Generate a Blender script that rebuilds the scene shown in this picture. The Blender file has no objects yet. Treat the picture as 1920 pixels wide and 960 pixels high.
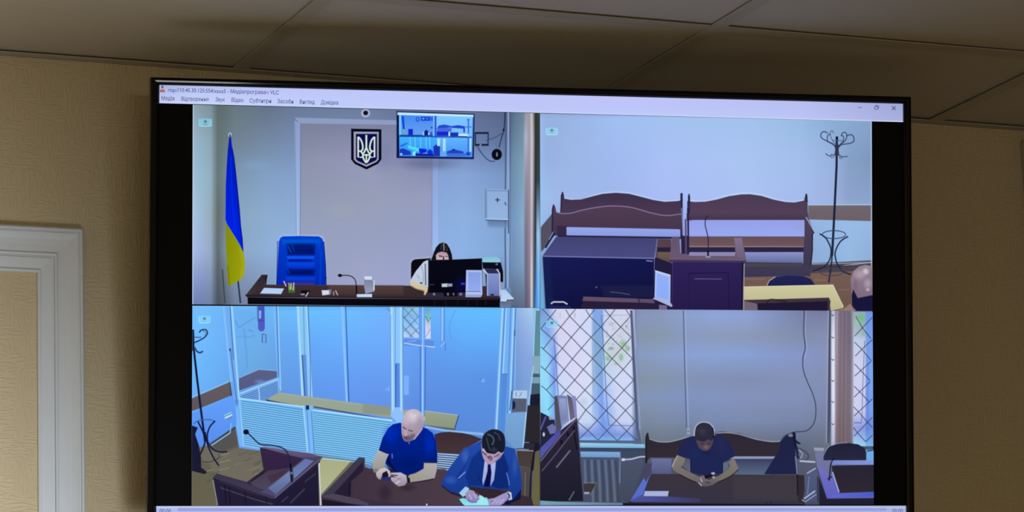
import bpy, bmesh, math, random
from mathutils import Vector, Matrix
from mathutils.geometry import tessellate_polygon

# ------------------------------------------------------------------ camera, world, lights, exposure
random.seed(7)
SC = bpy.context.scene
COL = SC.collection
FPX = 6000.0                                   # focal length in pixels of the 1920x960 frame
CEIL = 2.75                                    # ceiling height above the floor
YAW, PITCH, ROLL = -0.4039, 0.2095, -0.0362
CAM = Vector((0.0, -4.4444, CEIL - 1.2891))


def cam_axes():
    cy, sy, cp, sp, cr, sr = (math.cos(YAW), math.sin(YAW), math.cos(PITCH), math.sin(PITCH), math.cos(ROLL), math.sin(ROLL))
    rz = Matrix(((cy, -sy, 0), (sy, cy, 0), (0, 0, 1)))
    m = Matrix(((1, 0, 0), (0, sp, -cp), (0, cp, sp)))
    rr = Matrix(((cr, -sr, 0), (sr, cr, 0), (0, 0, 1)))
    r = rr @ m @ rz.transposed()
    return Vector(r[0]), Vector(r[1]), Vector(r[2])     # right, down, forward


AX_R, AX_D, AX_F = cam_axes()
cd = bpy.data.cameras.new('camera')
cd.sensor_width = 36.0
cd.lens = FPX / 1920 * 36.0
cd.clip_start = 0.05
cam = bpy.data.objects.new('camera', cd)
COL.objects.link(cam)
mw = Matrix.Identity(4)
for i in range(3):
    mw[i][0] = AX_R[i]
    mw[i][1] = -AX_D[i]
    mw[i][2] = -AX_F[i]
    mw[i][3] = CAM[i]
cam.matrix_world = mw
SC.camera = cam


def ray(px, py):
    return (AX_F + AX_R * ((px - 960) / FPX) + AX_D * ((py - 480) / FPX))


def on_wall(px, py, y=0.0):
    d = ray(px, py)
    return CAM + d * ((y - CAM.y) / d.y)


SC.view_settings.view_transform = 'Standard'
SC.view_settings.look = 'None'
SC.view_settings.gamma = 1.0
SC.view_settings.use_curve_mapping = False
SC.view_settings.exposure = 0.0
SC.cycles.transparent_max_bounces = 48

W = bpy.data.worlds.new('room_ambient')
SC.world = W
W.use_nodes = True
W.node_tree.nodes['Background'].inputs[0].default_value = (1.0, 0.72, 0.33, 1)
W.node_tree.nodes['Background'].inputs[1].default_value = 0.33


def area(name, loc, target, sx, sy, power, col):
    l = bpy.data.lights.new(name, 'AREA')
    l.shape = 'RECTANGLE'
    l.size, l.size_y, l.energy, l.color = sx, sy, power, col
    o = bpy.data.objects.new(name, l)
    COL.objects.link(o)
    o.location = loc
    o.rotation_euler = (Vector(target) - Vector(loc)).to_track_quat('-Z', 'Y').to_euler()
    return o


area('low_fill_beam', (1.0, -2.2, 0.8), (0.0, 0.0, 1.3), 0.9, 0.72, 46.0, (0.93, 1.0, 1.13)).data.spread = math.radians(70)  # added mid-room beam that grades the lower left wall; no window stands here
area('floor_bounce_daylight', (0.5, -2.6, 0.5), (0.5, -0.5, 2.0), 1.4, 1.0, 3.0, (1.0, 0.92, 0.8))
area('rear_glint_strip', (0.25, -7.2, 1.63), (1.2, 0.0, 2.6), 1.2, 0.15, 24.0, (1.0, 0.97, 0.93))  # added thin strip lamp, sized and set for the glint along the top bezel


# ------------------------------------------------------------------ materials
def lin(c):
    c = c / 255.0
    return c / 12.92 if c <= 0.04045 else ((c + 0.055) / 1.055) ** 2.4


def rgb(c):
    return tuple(lin(v) for v in c)


def new_mat(name, col, rough=0.6, spec=0.4, metal=0.0):
    m = bpy.data.materials.new(name)
    m.use_nodes = True
    b = m.node_tree.nodes['Principled BSDF']
    b.inputs['Base Color'].default_value = (*col, 1)
    b.inputs['Roughness'].default_value = rough
    b.inputs['Specular IOR Level'].default_value = spec
    b.inputs['Metallic'].default_value = metal
    return m, m.node_tree, b


def N(nt, typ, **kw):
    n = nt.nodes.new(typ)
    for k, v in kw.items():
        if k in n.inputs:
            n.inputs[k].default_value = v
        else:
            setattr(n, k, v)
    return n


def math_node(nt, op, a, b=None):
    n = nt.nodes.new('ShaderNodeMath')
    n.operation = op
    for i, v in enumerate((a, b)):
        if v is None:
            continue
        if isinstance(v, (int, float)):
            n.inputs[i].default_value = v
        else:
            nt.links.new(v, n.inputs[i])
    return n.outputs[0]


def stretched_noise(nt, vec, scale, detail=2.0, sc=1.0, rough=0.5):
    mp = nt.nodes.new('ShaderNodeMapping')
    mp.inputs['Scale'].default_value = scale
    nt.links.new(vec, mp.inputs['Vector'])
    n = nt.nodes.new('ShaderNodeTexNoise')
    n.inputs['Scale'].default_value = sc
    n.inputs['Detail'].default_value = detail
    n.inputs['Roughness'].default_value = rough
    nt.links.new(mp.outputs[0], n.inputs['Vector'])
    return n.outputs['Fac']


def wallpaper_mat(name, col):
    """embossed vinyl wallpaper: patches of short upright ribs beside patches of short level ribs"""
    m, nt, b = new_mat(name, col, 0.62, 0.25)
    tc = nt.nodes.new('ShaderNodeTexCoord').outputs['Object']
    up = stretched_noise(nt, tc, (300, 300, 60), 1.0)
    lv = stretched_noise(nt, tc, (60, 60, 300), 1.0)
    pick = stretched_noise(nt, tc, (26, 26, 26), 0.0)
    st = N(nt, 'ShaderNodeMapRange')
    st.inputs['From Min'].default_value = 0.47
    st.inputs['From Max'].default_value = 0.53
    nt.links.new(pick, st.inputs['Value'])
    mix = nt.nodes.new('ShaderNodeMix')
    nt.links.new(st.outputs[0], mix.inputs[0])
    nt.links.new(up, mix.inputs[2])
    nt.links.new(lv, mix.inputs[3])
    rp = N(nt, 'ShaderNodeMapRange', interpolation_type='SMOOTHSTEP')
    rp.inputs['From Min'].default_value = 0.47
    rp.inputs['From Max'].default_value = 0.60
    nt.links.new(mix.outputs[0], rp.inputs['Value'])
    fine = stretched_noise(nt, tc, (420, 420, 420), 2)
    h = math_node(nt, 'ADD', rp.outputs[0], math_node(nt, 'MULTIPLY', fine, 0.25))
    bp = nt.nodes.new('ShaderNodeBump')
    bp.inputs['Strength'].default_value = 0.5
    bp.inputs['Distance'].default_value = 0.0011
    nt.links.new(h, bp.inputs['Height'])
    nt.links.new(bp.outputs[0], b.inputs['Normal'])
    big = stretched_noise(nt, tc, (1.6, 1.6, 1.6), 3)
    cr = nt.nodes.new('ShaderNodeMix')
    cr.data_type = 'RGBA'
    cr.inputs[6].default_value = (col[0] * 0.94, col[1] * 0.93, col[2] * 0.90, 1)
    cr.inputs[7].default_value = (col[0] * 1.05, col[1] * 1.05, col[2] * 1.06, 1)
    nt.links.new(big, cr.inputs[0])
    nt.links.new(cr.outputs[2], b.inputs['Base Color'])
    return m


def speckled_mat(name, col, scale, amount, rough=0.8, spec=0.2):
    m, nt, b = new_mat(name, col, rough, spec)
    tc = nt.nodes.new('ShaderNodeTexCoord').outputs['Object']
    n = stretched_noise(nt, tc, (scale, scale, scale), 4)
    cr = nt.nodes.new('ShaderNodeMix')
    cr.data_type = 'RGBA'
    cr.inputs[6].default_value = (*[c * (1 - amount) for c in col], 1)
    cr.inputs[7].default_value = (*[c * (1 + amount) for c in col], 1)
    nt.links.new(n, cr.inputs[0])
    nt.links.new(cr.outputs[2], b.inputs['Base Color'])
    bp = nt.nodes.new('ShaderNodeBump')
    bp.inputs['Strength'].default_value = 0.15
    bp.inputs['Distance'].default_value = 0.001
    nt.links.new(n, bp.inputs['Height'])
    nt.links.new(bp.outputs[0], b.inputs['Normal'])
    return m


MAT_WALL = wallpaper_mat('yellow_embossed_wallpaper', (0.56, 0.475, 0.305))
MAT_TILE = speckled_mat('painted_ceiling_tile', (0.50, 0.47, 0.41), 60, 0.05)
MAT_BAR = speckled_mat('painted_ceiling_grid', (0.42, 0.385, 0.32), 30, 0.03, 0.5)
MAT_FLOOR = speckled_mat('brown_linoleum', (0.40, 0.32, 0.23), 8, 0.2, 0.4)
MAT_TRIM = speckled_mat('white_painted_moulding', (0.62, 0.665, 0.69), 20, 0.03, 0.45, 0.4)
MAT_DUCT = speckled_mat('grey_painted_box', (0.50, 0.46, 0.38), 20, 0.03, 0.5, 0.4)
MAT_BEZEL, _, _ = new_mat('black_gloss_plastic', (0.004, 0.004, 0.005), 0.07, 0.12)
MAT_BACK = speckled_mat('black_textured_plastic', (0.012, 0.012, 0.013), 300, 0.1, 0.55, 0.4)
MAT_PANEL, _, _ = new_mat('black_lcd_panel', (0.002, 0.002, 0.0025), 0.8, 0.15)
MAT_STEEL = speckled_mat('black_powder_coated_steel', (0.02, 0.02, 0.02), 200, 0.1, 0.5, 0.4)

# the picture shown by the screen: light given off, colour held per corner, soft edges by alpha
MAT_PIC = bpy.data.materials.new('lcd_picture')
MAT_PIC.use_nodes = True
_nt = MAT_PIC.node_tree
_nt.nodes.clear()
_at = N(_nt, 'ShaderNodeAttribute', attribute_name='lcd')
_em = _nt.nodes.new('ShaderNodeEmission')
_tr = _nt.nodes.new('ShaderNodeBsdfTransparent')
_mx = _nt.nodes.new('ShaderNodeMixShader')
_ou = _nt.nodes.new('ShaderNodeOutputMaterial')
_nt.links.new(_at.outputs['Color'], _em.inputs['Color'])
_nt.links.new(_at.outputs['Alpha'], _mx.inputs[0])
_nt.links.new(_tr.outputs[0], _mx.inputs[1])
_nt.links.new(_em.outputs[0], _mx.inputs[2])
_nt.links.new(_mx.outputs[0], _ou.inputs[0])
MAT_PIC.cycles.emission_sampling = 'NONE'


# ------------------------------------------------------------------ mesh helpers
def obj(name, verts, faces, mat, parent=None, smooth=False):
    me = bpy.data.meshes.new(name)
    me.from_pydata([tuple(v) for v in verts], [], faces)
    me.update()
    if smooth:
        me.polygons.foreach_set('use_smooth', [True] * len(me.polygons))
    if mat:
        me.materials.append(mat)
    o = bpy.data.objects.new(name, me)
    COL.objects.link(o)
    o.parent = parent
    return o


def fix_normals(o):
    bm = bmesh.new()
    bm.from_mesh(o.data)
    bmesh.ops.recalc_face_normals(bm, faces=bm.faces)
    bm.to_mesh(o.data)
    bm.free()
    return o


def box(x0, x1, y0, y1, z0, z1):
    v = [(x, y, z) for x in (x0, x1) for y in (y0, y1) for z in (z0, z1)]
    f = [(0, 1, 3, 2), (4, 6, 7, 5), (0, 4, 5, 1), (2, 3, 7, 6), (0, 2, 6, 4), (1, 5, 7, 3)]
    return v, f


def boxes(name, lst, mat, parent=None, bevel=0.0):
    vs, fs = [], []
    for b in lst:
        v, f = box(*b)
        fs += [tuple(i + len(vs) for i in q) for q in f]
        vs += v
    o = obj(name, vs, fs, mat, parent)
    if bevel:
        bm = bmesh.new()
        bm.from_mesh(o.data)
        bmesh.ops.bevel(bm, geom=list(bm.edges), offset=bevel, segments=2, affect='EDGES', profile=0.5)
        bm.to_mesh(o.data)
        bm.free()
    return fix_normals(o)


def tag(o, label=None, cat=None, group=None, kind=None):
    for k, v in (('label', label), ('category', cat), ('group', group), ('kind', kind)):
        if v:
            o[k] = v
    return o


def empty(name, loc):
    e = bpy.data.objects.new(name, None)
    COL.objects.link(e)
    e.location = loc
    e.empty_display_size = 0.1
    return e


# ------------------------------------------------------------------ the room
X_COR = on_wall(1913.5, 300).x                      # where the boxed-in duct begins
tag(boxes('wall_back', [(-2.75, 4.2, 0.0, 0.15, 0.0, CEIL + 0.12)], MAT_WALL), 'yellow embossed wallpaper wall behind the television', 'wall', kind='structure')
tag(boxes('wall_right', [(4.2, 4.35, -8.2, 0.15, 0.0, CEIL + 0.12)], MAT_WALL), 'yellow wallpaper side wall beyond the boxed duct', 'wall', kind='structure')
tag(boxes('floor', [(-2.75, 4.35, -8.2, 0.15, -0.1, 0.0)], MAT_FLOOR), 'brown linoleum floor of the room', 'floor', kind='structure')
tag(boxes('trim_1', [(X_COR, X_COR + 0.22, -0.05, 0.0, 0.0, on_wall(1913.5, 264).z)], MAT_DUCT, bevel=0.006),
    'grey painted boxed-in duct running up the wall beside the corner', 'duct', kind='structure')

ceil = tag(boxes('ceiling', [(-2.75, 4.35, -8.2, 0.15, CEIL + 0.05, CEIL + 0.14)], MAT_TILE), 'suspended ceiling of square tiles in a metal grid', 'ceiling', kind='structure')
X0, ROW0, T = 1.4599, 0.4119, 0.6
BW = 0.0125
xs = [X0 + T * i for i in range(-6, 5)]
ys = [-ROW0 - T * i for i in range(0, 13)]
for x in xs:                                        # main bars, from the wall into the room
    boxes('grid_bar', [(x - BW, x + BW, ys[-1] - 0.3, 0.0, CEIL, CEIL + 0.0015), (x - 0.002, x + 0.002, ys[-1] - 0.3, 0.0, CEIL + 0.0015, CEIL + 0.05)], MAT_BAR, ceil)
for y in ys:                                        # cross bars, let in between the main bars
    for a, b in zip(xs[:-1], xs[1:]):
        boxes('grid_bar', [(a + BW + 0.0006, b - BW - 0.0006, y - BW, y + BW, CEIL + 0.0004, CEIL + 0.0018)], MAT_BAR, ceil)
boxes('wall_angle', [(xs[0], 4.2, -0.019, 0.0, CEIL - 0.0005, CEIL + 0.001), (xs[0], 4.2, -0.0012, 0.0, CEIL - 0.0005, CEIL + 0.02)], MAT_BAR, ceil)
rows = [0.0] + ys
tile_cache = {}
for a, b in zip(xs[:-1], xs[1:]):
    for y1, y0 in zip(rows[:-1], rows[1:]):
        key = round(y1 - y0, 3)
        w, h = b - a - 0.008, y1 - y0 - 0.008
        if key not in tile_cache:
            t = boxes('ceiling_tile', [(-w / 2, w / 2, -h / 2, h / 2, 0.0, 0.015)], MAT_TILE, ceil, bevel=0.002)
            tile_cache[key] = t.data
        else:
            t = bpy.data.objects.new('ceiling_tile', tile_cache[key])
            COL.objects.link(t)
            t.parent = ceil
        t.location = ((a + b) / 2, (y0 + y1) / 2, CEIL + 0.0035 + random.uniform(0, 0.001))

# moulded frame planted on the wallpaper, left of the television: a mitred profile run round a rectangle
MX1 = on_wall(69.5, 700).x                          # inner right edge of the frame
MZ1 = on_wall(60, 511.5).z                          # inner top edge
MW = on_wall(155, 700).x - MX1                      # width of the moulding
PROF = [(0, 0), (0, .010), (.02, .0125), (.055, .0125), (.07, .008), (.10, .0075), (.30, .0125), (.325, .0125), (.335, .009), (.355, .009),
        (.37, .0165), (.40, .018), (.43, .0165), (.445, .0125), (.47, .0125), (.60, .0145), (.72, .018), (.80, .0225), (.86, .027), (.875, .024),
        (.89, .024), (.905, .030), (.93, .0315), (.96, .030), (.985, .024), (1, .022), (1, 0)]
mx0, mz0 = MX1 - 0.95, MZ1 - 1.75
corner = [(mx0, mz0, -1, -1), (MX1, mz0, 1, -1), (MX1, MZ1, 1, 1), (mx0, MZ1, -1, 1)]
frame = empty('trim_2', ((mx0 + MX1) / 2, 0, mz0 - MW))
tag(frame, 'white moulded picture-frame trim planted on the yellow wallpaper', 'moulding', kind='structure')
for k in range(4):
    a, b = corner[k], corner[(k + 1) % 4]
    vs, fs = [], []
    for c in (a, b):
        for u, hgt in PROF:
            vs.append((c[0] + c[2] * u * MW - frame.location.x, -hgt * 0.55, c[1] + c[3] * u * MW - frame.location.z))
    n = len(PROF)
    for i in range(n - 1):
        fs.append((i, i + 1, n + i + 1, n + i))
    fix_normals(obj('moulding_length', vs, fs, MAT_TRIM, frame))

# ------------------------------------------------------------------ the television, tilted down and turned towards the viewers
SCR_W = 1.107
SCR_H = SCR_W * 9 / 16
k = SCR_W / 1.1
ta, tb, tcn = -0.1957, 0.1447, 0.0071
ca, sa, cb, sb, cc, sc = math.cos(ta), math.sin(ta), math.cos(tb), math.sin(tb), math.cos(tcn), math.sin(tcn)
TVR = Matrix(((ca, -sa, 0), (sa, ca, 0), (0, 0, 1))) @ Matrix(((1, 0, 0), (0, cb, -sb), (0, sb, cb))) @ Matrix(((cc, 0, sc), (0, 1, 0), (-sc, 0, cc)))
P11 = Vector((1.8060, -0.3428, CEIL - 0.0994))      # top centre of the picture for a 1.1 m wide screen
TVO = CAM + (P11 - CAM) * k                         # and for this screen
TVB = TVO + TVR @ Vector((0, 0, -SCR_H))            # bottom centre: the thing's origin
tv = empty('television', TVB)
tv.rotation_euler = TVR.to_euler()
tag(tv, 'large black flat-screen television on a wall arm showing four courtroom camera views', 'television')
TVRT = TVR.transposed()
TVN = TVR @ Vector((0, -1, 0))


def scr(px, py, lift=0.0):
    """photo pixel -> point on the screen surface in the television's own coordinates"""
    d = ray(px, py)
    t = (TVB - CAM).dot(TVN) / d.dot(TVN)
    p = TVRT @ (CAM + d * t - TVB)
    return (p.x, -lift, p.z)


tl, tr, bl, br = scr(278.5, 145), scr(1707.5, 182), scr(278.5, 940), scr(1711.5, 940)
OX0, OX1 = (tl[0] + bl[0]) / 2, (tr[0] + br[0]) / 2
OZ1 = (tl[2] + tr[2]) / 2
OZ0 = -0.020
IX0, IX1, IZ0, IZ1 = -SCR_W / 2, SCR_W / 2, 0.0, SCR_H


def ring(x0, x1, z0, z1, y):
    return [(x0, y, z0), (x1, y, z0), (x1, y, z1), (x0, y, z1)]


def bezel():
    # section from the back edge, round the outer lip, over the slightly crowned face and down to the panel
    sec = [(0.0, 0.022), (0.0, -0.0035), (0.06, -0.006), (0.18, -0.0074), (0.36, -0.0082), (0.44, -0.0083), (0.66, -0.00816), (0.72, -0.0079), (0.80, -0.0071), (0.93, -0.0050), (1.0, -0.0045), (1.0, 0.001)]
    vs, fs = [], []
    for u, y in sec:
        vs += ring(OX0 + (IX0 - OX0) * u, OX1 + (IX1 - OX1) * u, OZ0 + (IZ0 - OZ0) * u, OZ1 + (IZ1 - OZ1) * u, y)
    for i in range(len(sec) - 1):
        for j in range(4):
            a, b = i * 4 + j, i * 4 + (j + 1) % 4
            fs.append((a, b, b + 4, a + 4))
    return fix_normals(obj('bezel', vs, fs, MAT_BEZEL, tv))


tag(bezel(), 'glossy black bezel')
panel = boxes('screen_panel', [(IX0 - 0.001, IX1 + 0.001, 0.0, 0.006, IZ0 - 0.001, IZ1 + 0.001)], MAT_PANEL, tv)
back = boxes('back_cover', [(OX0 + 0.001, OX1 - 0.001, 0.0065, 0.03, OZ0 + 0.001, OZ1 - 0.001), (OX0 + 0.18, OX1 - 0.18, 0.03, 0.058, OZ0 + 0.02, OZ1 - 0.22)], MAT_BACK, tv, bevel=0.004)
boxes('vent', [(-0.25 + 0.02 * i, -0.24 + 0.02 * i, 0.029, 0.031, SCR_H - 0.15, SCR_H - 0.06) for i in range(26)], MAT_PANEL, back)

# swing arm from the wall to the back of the television
ctr = TVB + TVR @ Vector((0.0, 0.058, SCR_H * 0.42))
pw = Vector((ctr.x + 0.14, 0.0, ctr.z))
mount = empty('wall_mount', (pw.x, 0, pw.z - 0.12))
tag(mount, 'black steel swing arm holding the television off the wall', 'wall mount')
boxes('wall_plate', [(-0.06, 0.06, -0.012, 0.0, 0.0, 0.24)], MAT_STEEL, mount, bevel=0.002)


def strut(name, a, b, r, parent, mat=MAT_STEEL):
    a, b = Vector(a), Vector(b)
    d = (b - a).normalized()
    u = d.cross(Vector((0, 0, 1)))
    u = u.normalized() if u.length > 1e-4 else Vector((1, 0, 0))
    v = u.cross(d)
    vs, fs = [], []
    for p in (a, b):
        for i in range(10):
            t = i * math.pi / 5
            vs.append(p + u * (r * math.cos(t)) + v * (r * 1.6 * math.sin(t)))
    for i in range(10):
        j = (i + 1) % 10
        fs.append((i, j, 10 + j, 10 + i))
    fs += [tuple(range(9, -1, -1)), tuple(range(10, 20))]
    return fix_normals(obj(name, vs, fs, mat, parent))


o_ = mount.location
elbow = Vector((ctr.x - 0.12, (ctr.y) * 0.5, ctr.z))
strut('arm', Vector((0, -0.01, 0.12)), elbow - o_, 0.014, mount)
strut('arm', elbow - o_, ctr - o_ + TVR @ Vector((0, 0.006, 0)), 0.014, mount)
strut('pivot', elbow - o_ - Vector((0, 0, 0.04)), elbow - o_ + Vector((0, 0, 0.04)), 0.018, mount)
hp = boxes('head_plate', [(-0.11, 0.11, -0.004, 0.0, -0.11, 0.11)], MAT_STEEL, mount, bevel=0.001)
hp.location = ctr - o_ + TVR @ Vector((0, 0.0045, 0))
hp.rotation_euler = TVR.to_euler()

# ------------------------------------------------------------------ the picture on the screen: flat coloured shapes in photo pixels laid on the panel
CTX = [0.0, 0.0, 1.0]


def zz(x0=0.0, y0=0.0, s=1.0):
    CTX[:] = [x0, y0, s]


def tp(p):
    return (CTX[0] + p[0] / CTX[2], CTX[1] + p[1] / CTX[2])


class Pane:
    """one rectangle of the screen; its shapes are cut off at its edges and stacked in the order they are drawn"""

    def __init__(self, quad):
        self.quad = quad
        self.n = 0

    def lift(self):
        self.n += 1
        return 0.0003 + self.n * 0.9e-5


def clip_poly(pts, quad):
    m = len(quad)
    for i in range(m):
        ax, ay = quad[i]
        bx, by = quad[(i + 1) % m]
        out = []
        k_ = len(pts)
        if not k_:
            return []
        ds = [(bx - ax) * (p[1] - ay) - (by - ay) * (p[0] - ax) for p in pts]
        for j in range(k_):
            p, q, dp, dq = pts[j], pts[(j + 1) % k_], ds[j], ds[(j + 1) % k_]
            if dp >= 0:
                out.append(p)
            if (dp > 0 > dq) or (dp < 0 < dq):
                t = dp / (dp - dq)
                out.append(tuple(a + (b - a) * t for a, b in zip(p, q)))
        pts = out
    return pts


def spline(pts, closed, n=5):
    m = len(pts)
    out = []
    for i in range(m if closed else m - 1):
        if closed:
            p0, p1, p2, p3 = pts[i - 1], pts[i], pts[(i + 1) % m], pts[(i + 2) % m]
        else:
            p0, p1, p2, p3 = pts[max(i - 1, 0)], pts[i], pts[i + 1], pts[min(i + 2, m - 1)]
        for k_ in range(n):
            t = k_ / n
            out.append(tuple(0.5 * (2 * p1[c] + (p2[c] - p0[c]) * t + (2 * p0[c] - 5 * p1[c] + 4 * p2[c] - p3[c]) * t * t
                                    + (3 * p1[c] - p0[c] - 3 * p2[c] + p3[c]) * t ** 3) for c in (0, 1)))
    if not closed:
        out.append(pts[-1])
    return out


class Pic:
    def __init__(self, name, pane, parent, label=None):
        self.name, self.pane, self.parent, self.label = name, pane, parent, label
        self.v, self.f, self.c = [], [], []

    def face(self, pts, z):                           # pts: (x, y, r, g, b, a) with linear colour
        pts = clip_poly(pts, self.pane.quad)
        if len(pts) < 3:
            return
        i0 = len(self.v)
        for p in pts:
            self.v.append(scr(p[0], p[1], z))
            self.c.append(p[2:6])
        self.f.append(tuple(range(i0, i0 + len(pts))))

    def poly(self, pts, c, c2=None, d=(0, 1), sm=False, fe=0.8, a=1.0):
        if sm:
            pts = spline(pts, True)
        pts = [tp(p) for p in pts]
        ar = sum(pts[i - 1][0] * pts[i][1] - pts[i][0] * pts[i - 1][1] for i in range(len(pts)))
        if ar < 0:
            pts = pts[::-1]
        xs_, ys_ = [p[0] for p in pts], [p[1] for p in pts]
        fe = min(fe, 0.25 * min(max(xs_) - min(xs_), max(ys_) - min(ys_)))
        z = self.pane.lift()
        pr = [p[0] * d[0] + p[1] * d[1] for p in pts]
        lo, hi = min(pr), max(pr)

        def colour(x, y):
            if c2 is None:
                return rgb(c)
            t = min(1, max(0, (x * d[0] + y * d[1] - lo) / max(hi - lo, 1e-6)))
            return rgb([p + (q - p) * t for p, q in zip(c, c2)])
        n = len(pts)
        inn, out = [], []
        for i in range(n):
            (x0, y0), (x1, y1), (x2, y2) = pts[i - 1], pts[i], pts[(i + 1) % n]
            l1, l2 = math.hypot(x1 - x0, y1 - y0) or 1e-6, math.hypot(x2 - x1, y2 - y1) or 1e-6
            n1, n2 = ((y1 - y0) / l1, -(x1 - x0) / l1), ((y2 - y1) / l2, -(x2 - x1) / l2)
            nx, ny = n1[0] + n2[0], n1[1] + n2[1]
            q = nx * nx + ny * ny
            s = min(2.0 / q if q > 1e-6 else 2.0, 1.4)
            nx, ny = nx * s, ny * s
            inn.append((x1 - nx * fe, y1 - ny * fe))
            out.append((x1 + nx * fe, y1 + ny * fe))
        ci = [colour(*p) for p in inn]
        for tri in tessellate_polygon([[Vector((p[0], p[1], 0)) for p in inn]]):
            self.face([(*inn[i], *ci[i], a) for i in tri], z)
        for i in range(n):
            j = (i + 1) % n
            self.face([(*inn[i], *ci[i], a), (*inn[j], *ci[j], a), (*out[j], *ci[j], 0.0), (*out[i], *ci[i], 0.0)], z)

    def rect(self, x0, y0, x1, y1, c, c2=None, d=(0, 1), **kw):
        self.poly([(x0, y0), (x1, y0), (x1, y1), (x0, y1)], c, c2, d, **kw)

    def ell(self, cx, cy, rx, ry, c, c2=None, d=(0, 1), n=20, **kw):
        self.poly([(cx + rx * math.cos(i * 2 * math.pi / n), cy + ry * math.sin(i * 2 * math.pi / n)) for i in range(n)], c, c2, d, **kw)

    def soft(self, cx, cy, rx, ry, c, a=0.5, n=18):
        z = self.pane.lift()
        q = rgb(c)
        ringsr = [(0.0, a), (0.35, a * 0.82), (0.7, a * 0.3), (1.0, 0.0)]
        for (r0, a0), (r1, a1) in zip(ringsr[:-1], ringsr[1:]):
            for i in range(n):
                t0, t1 = i * 2 * math.pi / n, (i + 1) * 2 * math.pi / n
                P = [(r0, t0, a0), (r1, t0, a1), (r1, t1, a1), (r0, t1, a0)]
                if r0 == 0:
                    P = P[:3]
                self.face([(*tp((cx + rx * r * math.cos(t), cy + ry * r * math.sin(t))), *q, al) for r, t, al in P], z)

    def line(self, pts, w, c, sm=False, fe=0.8, a=1.0, w2=None, c2=None):
        if sm:
            pts = spline(pts, False, 6)
        pts = [tp(p) for p in pts]
        n = len(pts)
        z = self.pane.lift()
        rows_ = []
        for i in range(n):
            x0, y0 = pts[max(i - 1, 0)]
            x1, y1 = pts[min(i + 1, n - 1)]
            l = math.hypot(x1 - x0, y1 - y0) or 1e-6
            nx, ny = -(y1 - y0) / l, (x1 - x0) / l
            t = i / max(n - 1, 1)
            ww = w if w2 is None else w + (w2 - w) * t
            pk = min(1.0, ww / (1.6 * fe)) * a
            hi, ho = max(ww / 2 - fe, 0.02), ww / 2 + fe if ww > 1.6 * fe else 1.6 * fe
            q = rgb(c if c2 is None else [p + (s - p) * t for p, s in zip(c, c2)])
            rows_.append([(pts[i][0] + nx * o, pts[i][1] + ny * o, *q, al) for o, al in ((-ho, 0.0), (-hi, pk), (hi, pk), (ho, 0.0))])
        for r0, r1 in zip(rows_[:-1], rows_[1:]):
            for k_ in range(3):
                self.face([r0[k_], r0[k_ + 1], r1[k_ + 1], r1[k_]], z)

    def grid(self, gx, gy, cols, sub=3, a=1.0):
        """cols[row][column]: colours at the grid's crossings, blended in between"""
        z = self.pane.lift()

        def fine(g):
            out = []
            for p, q in zip(g[:-1], g[1:]):
                out += [(p + (q - p) * i / sub) for i in range(sub)]
            return out + [g[-1]]
        fx, fy = fine(gx), fine(gy)

        def colour(i, j):
            a_, s = divmod(i, sub)
            b_, t = divmod(j, sub)
            a_, s = (a_, s / sub) if a_ < len(gx) - 1 else (a_ - 1, 1.0)
            b_, t = (b_, t / sub) if b_ < len(gy) - 1 else (b_ - 1, 1.0)
            q = [cols[b_][a_], cols[b_][a_ + 1], cols[b_ + 1][a_], cols[b_ + 1][a_ + 1]]
            return rgb([(q[0][m] * (1 - s) + q[1][m] * s) * (1 - t) + (q[2][m] * (1 - s) + q[3][m] * s) * t for m in range(3)])
        P = [[(*tp((x, y)), *colour(i, j), a) for i, x in enumerate(fx)] for j, y in enumerate(fy)]
        for j in range(len(fy) - 1):
            for i in range(len(fx) - 1):
                self.face([P[j][i], P[j][i + 1], P[j + 1][i + 1], P[j + 1][i]], z)

    def text(self, s, x0, y0, x1, y1, hgt, c, a=0.85):
        """a line of writing fitted between two baseline points"""
        cu = bpy.data.curves.new('lettering', 'FONT')
        cu.body = s
        cu.resolution_u = 3
        cu.offset = 0.012
        o = bpy.data.objects.new('lettering', cu)
        COL.objects.link(o)
        bpy.context.view_layer.update()
        me = o.to_mesh()
        vs = [v.co.copy() for v in me.vertices]
        fs = [tuple(p.vertices) for p in me.polygons]
        o.to_mesh_clear()
        bpy.data.objects.remove(o)
        wx0, wx1 = min(v.x for v in vs), max(v.x for v in vs)
        z = self.pane.lift()
        q = rgb(c)
        ex, ey = x1 - x0, y1 - y0
        l = math.hypot(ex, ey)
        P = []
        for v in vs:
            t = (v.x - wx0) / (wx1 - wx0)
            P.append((*tp((x0 + ex * t + v.y * hgt * ey / l, y0 + ey * t - v.y * hgt * ex / l)), *q, a))
        for f in fs:
            self.face([P[i] for i in f], z)

    def build(self):
        o = obj(self.name, self.v, self.f, MAT_PIC, self.parent)
        at = o.data.attributes.new('lcd', 'FLOAT_COLOR', 'POINT')
        at.data.foreach_set('color', [x for c in self.c for x in c])
        if self.label:
            o['label'] = self.label
        return o


def pane_icon(pic, x, y, s, c):
    """small camera symbol overlaid in a view's corner"""
    zz(x, y, 1 / s)
    pic.poly([(2, 2), (7, 0), (17, 0), (22, 2), (22, 14), (18, 15), (16, 11), (8, 11), (6, 15), (2, 14)], c, a=0.45)
    pic.line([(1, 1), (1, 15)], 1.6, c)
    pic.line([(23, 1), (23, 15)], 1.6, c)
    pic.ell(12, 6, 3, 3, tuple(v * 0.6 for v in c))
    pic.line([(3, 14.5), (21, 14.5)], 1.2, tuple(min(255, v * 1.1) for v in c))
    zz()

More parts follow.
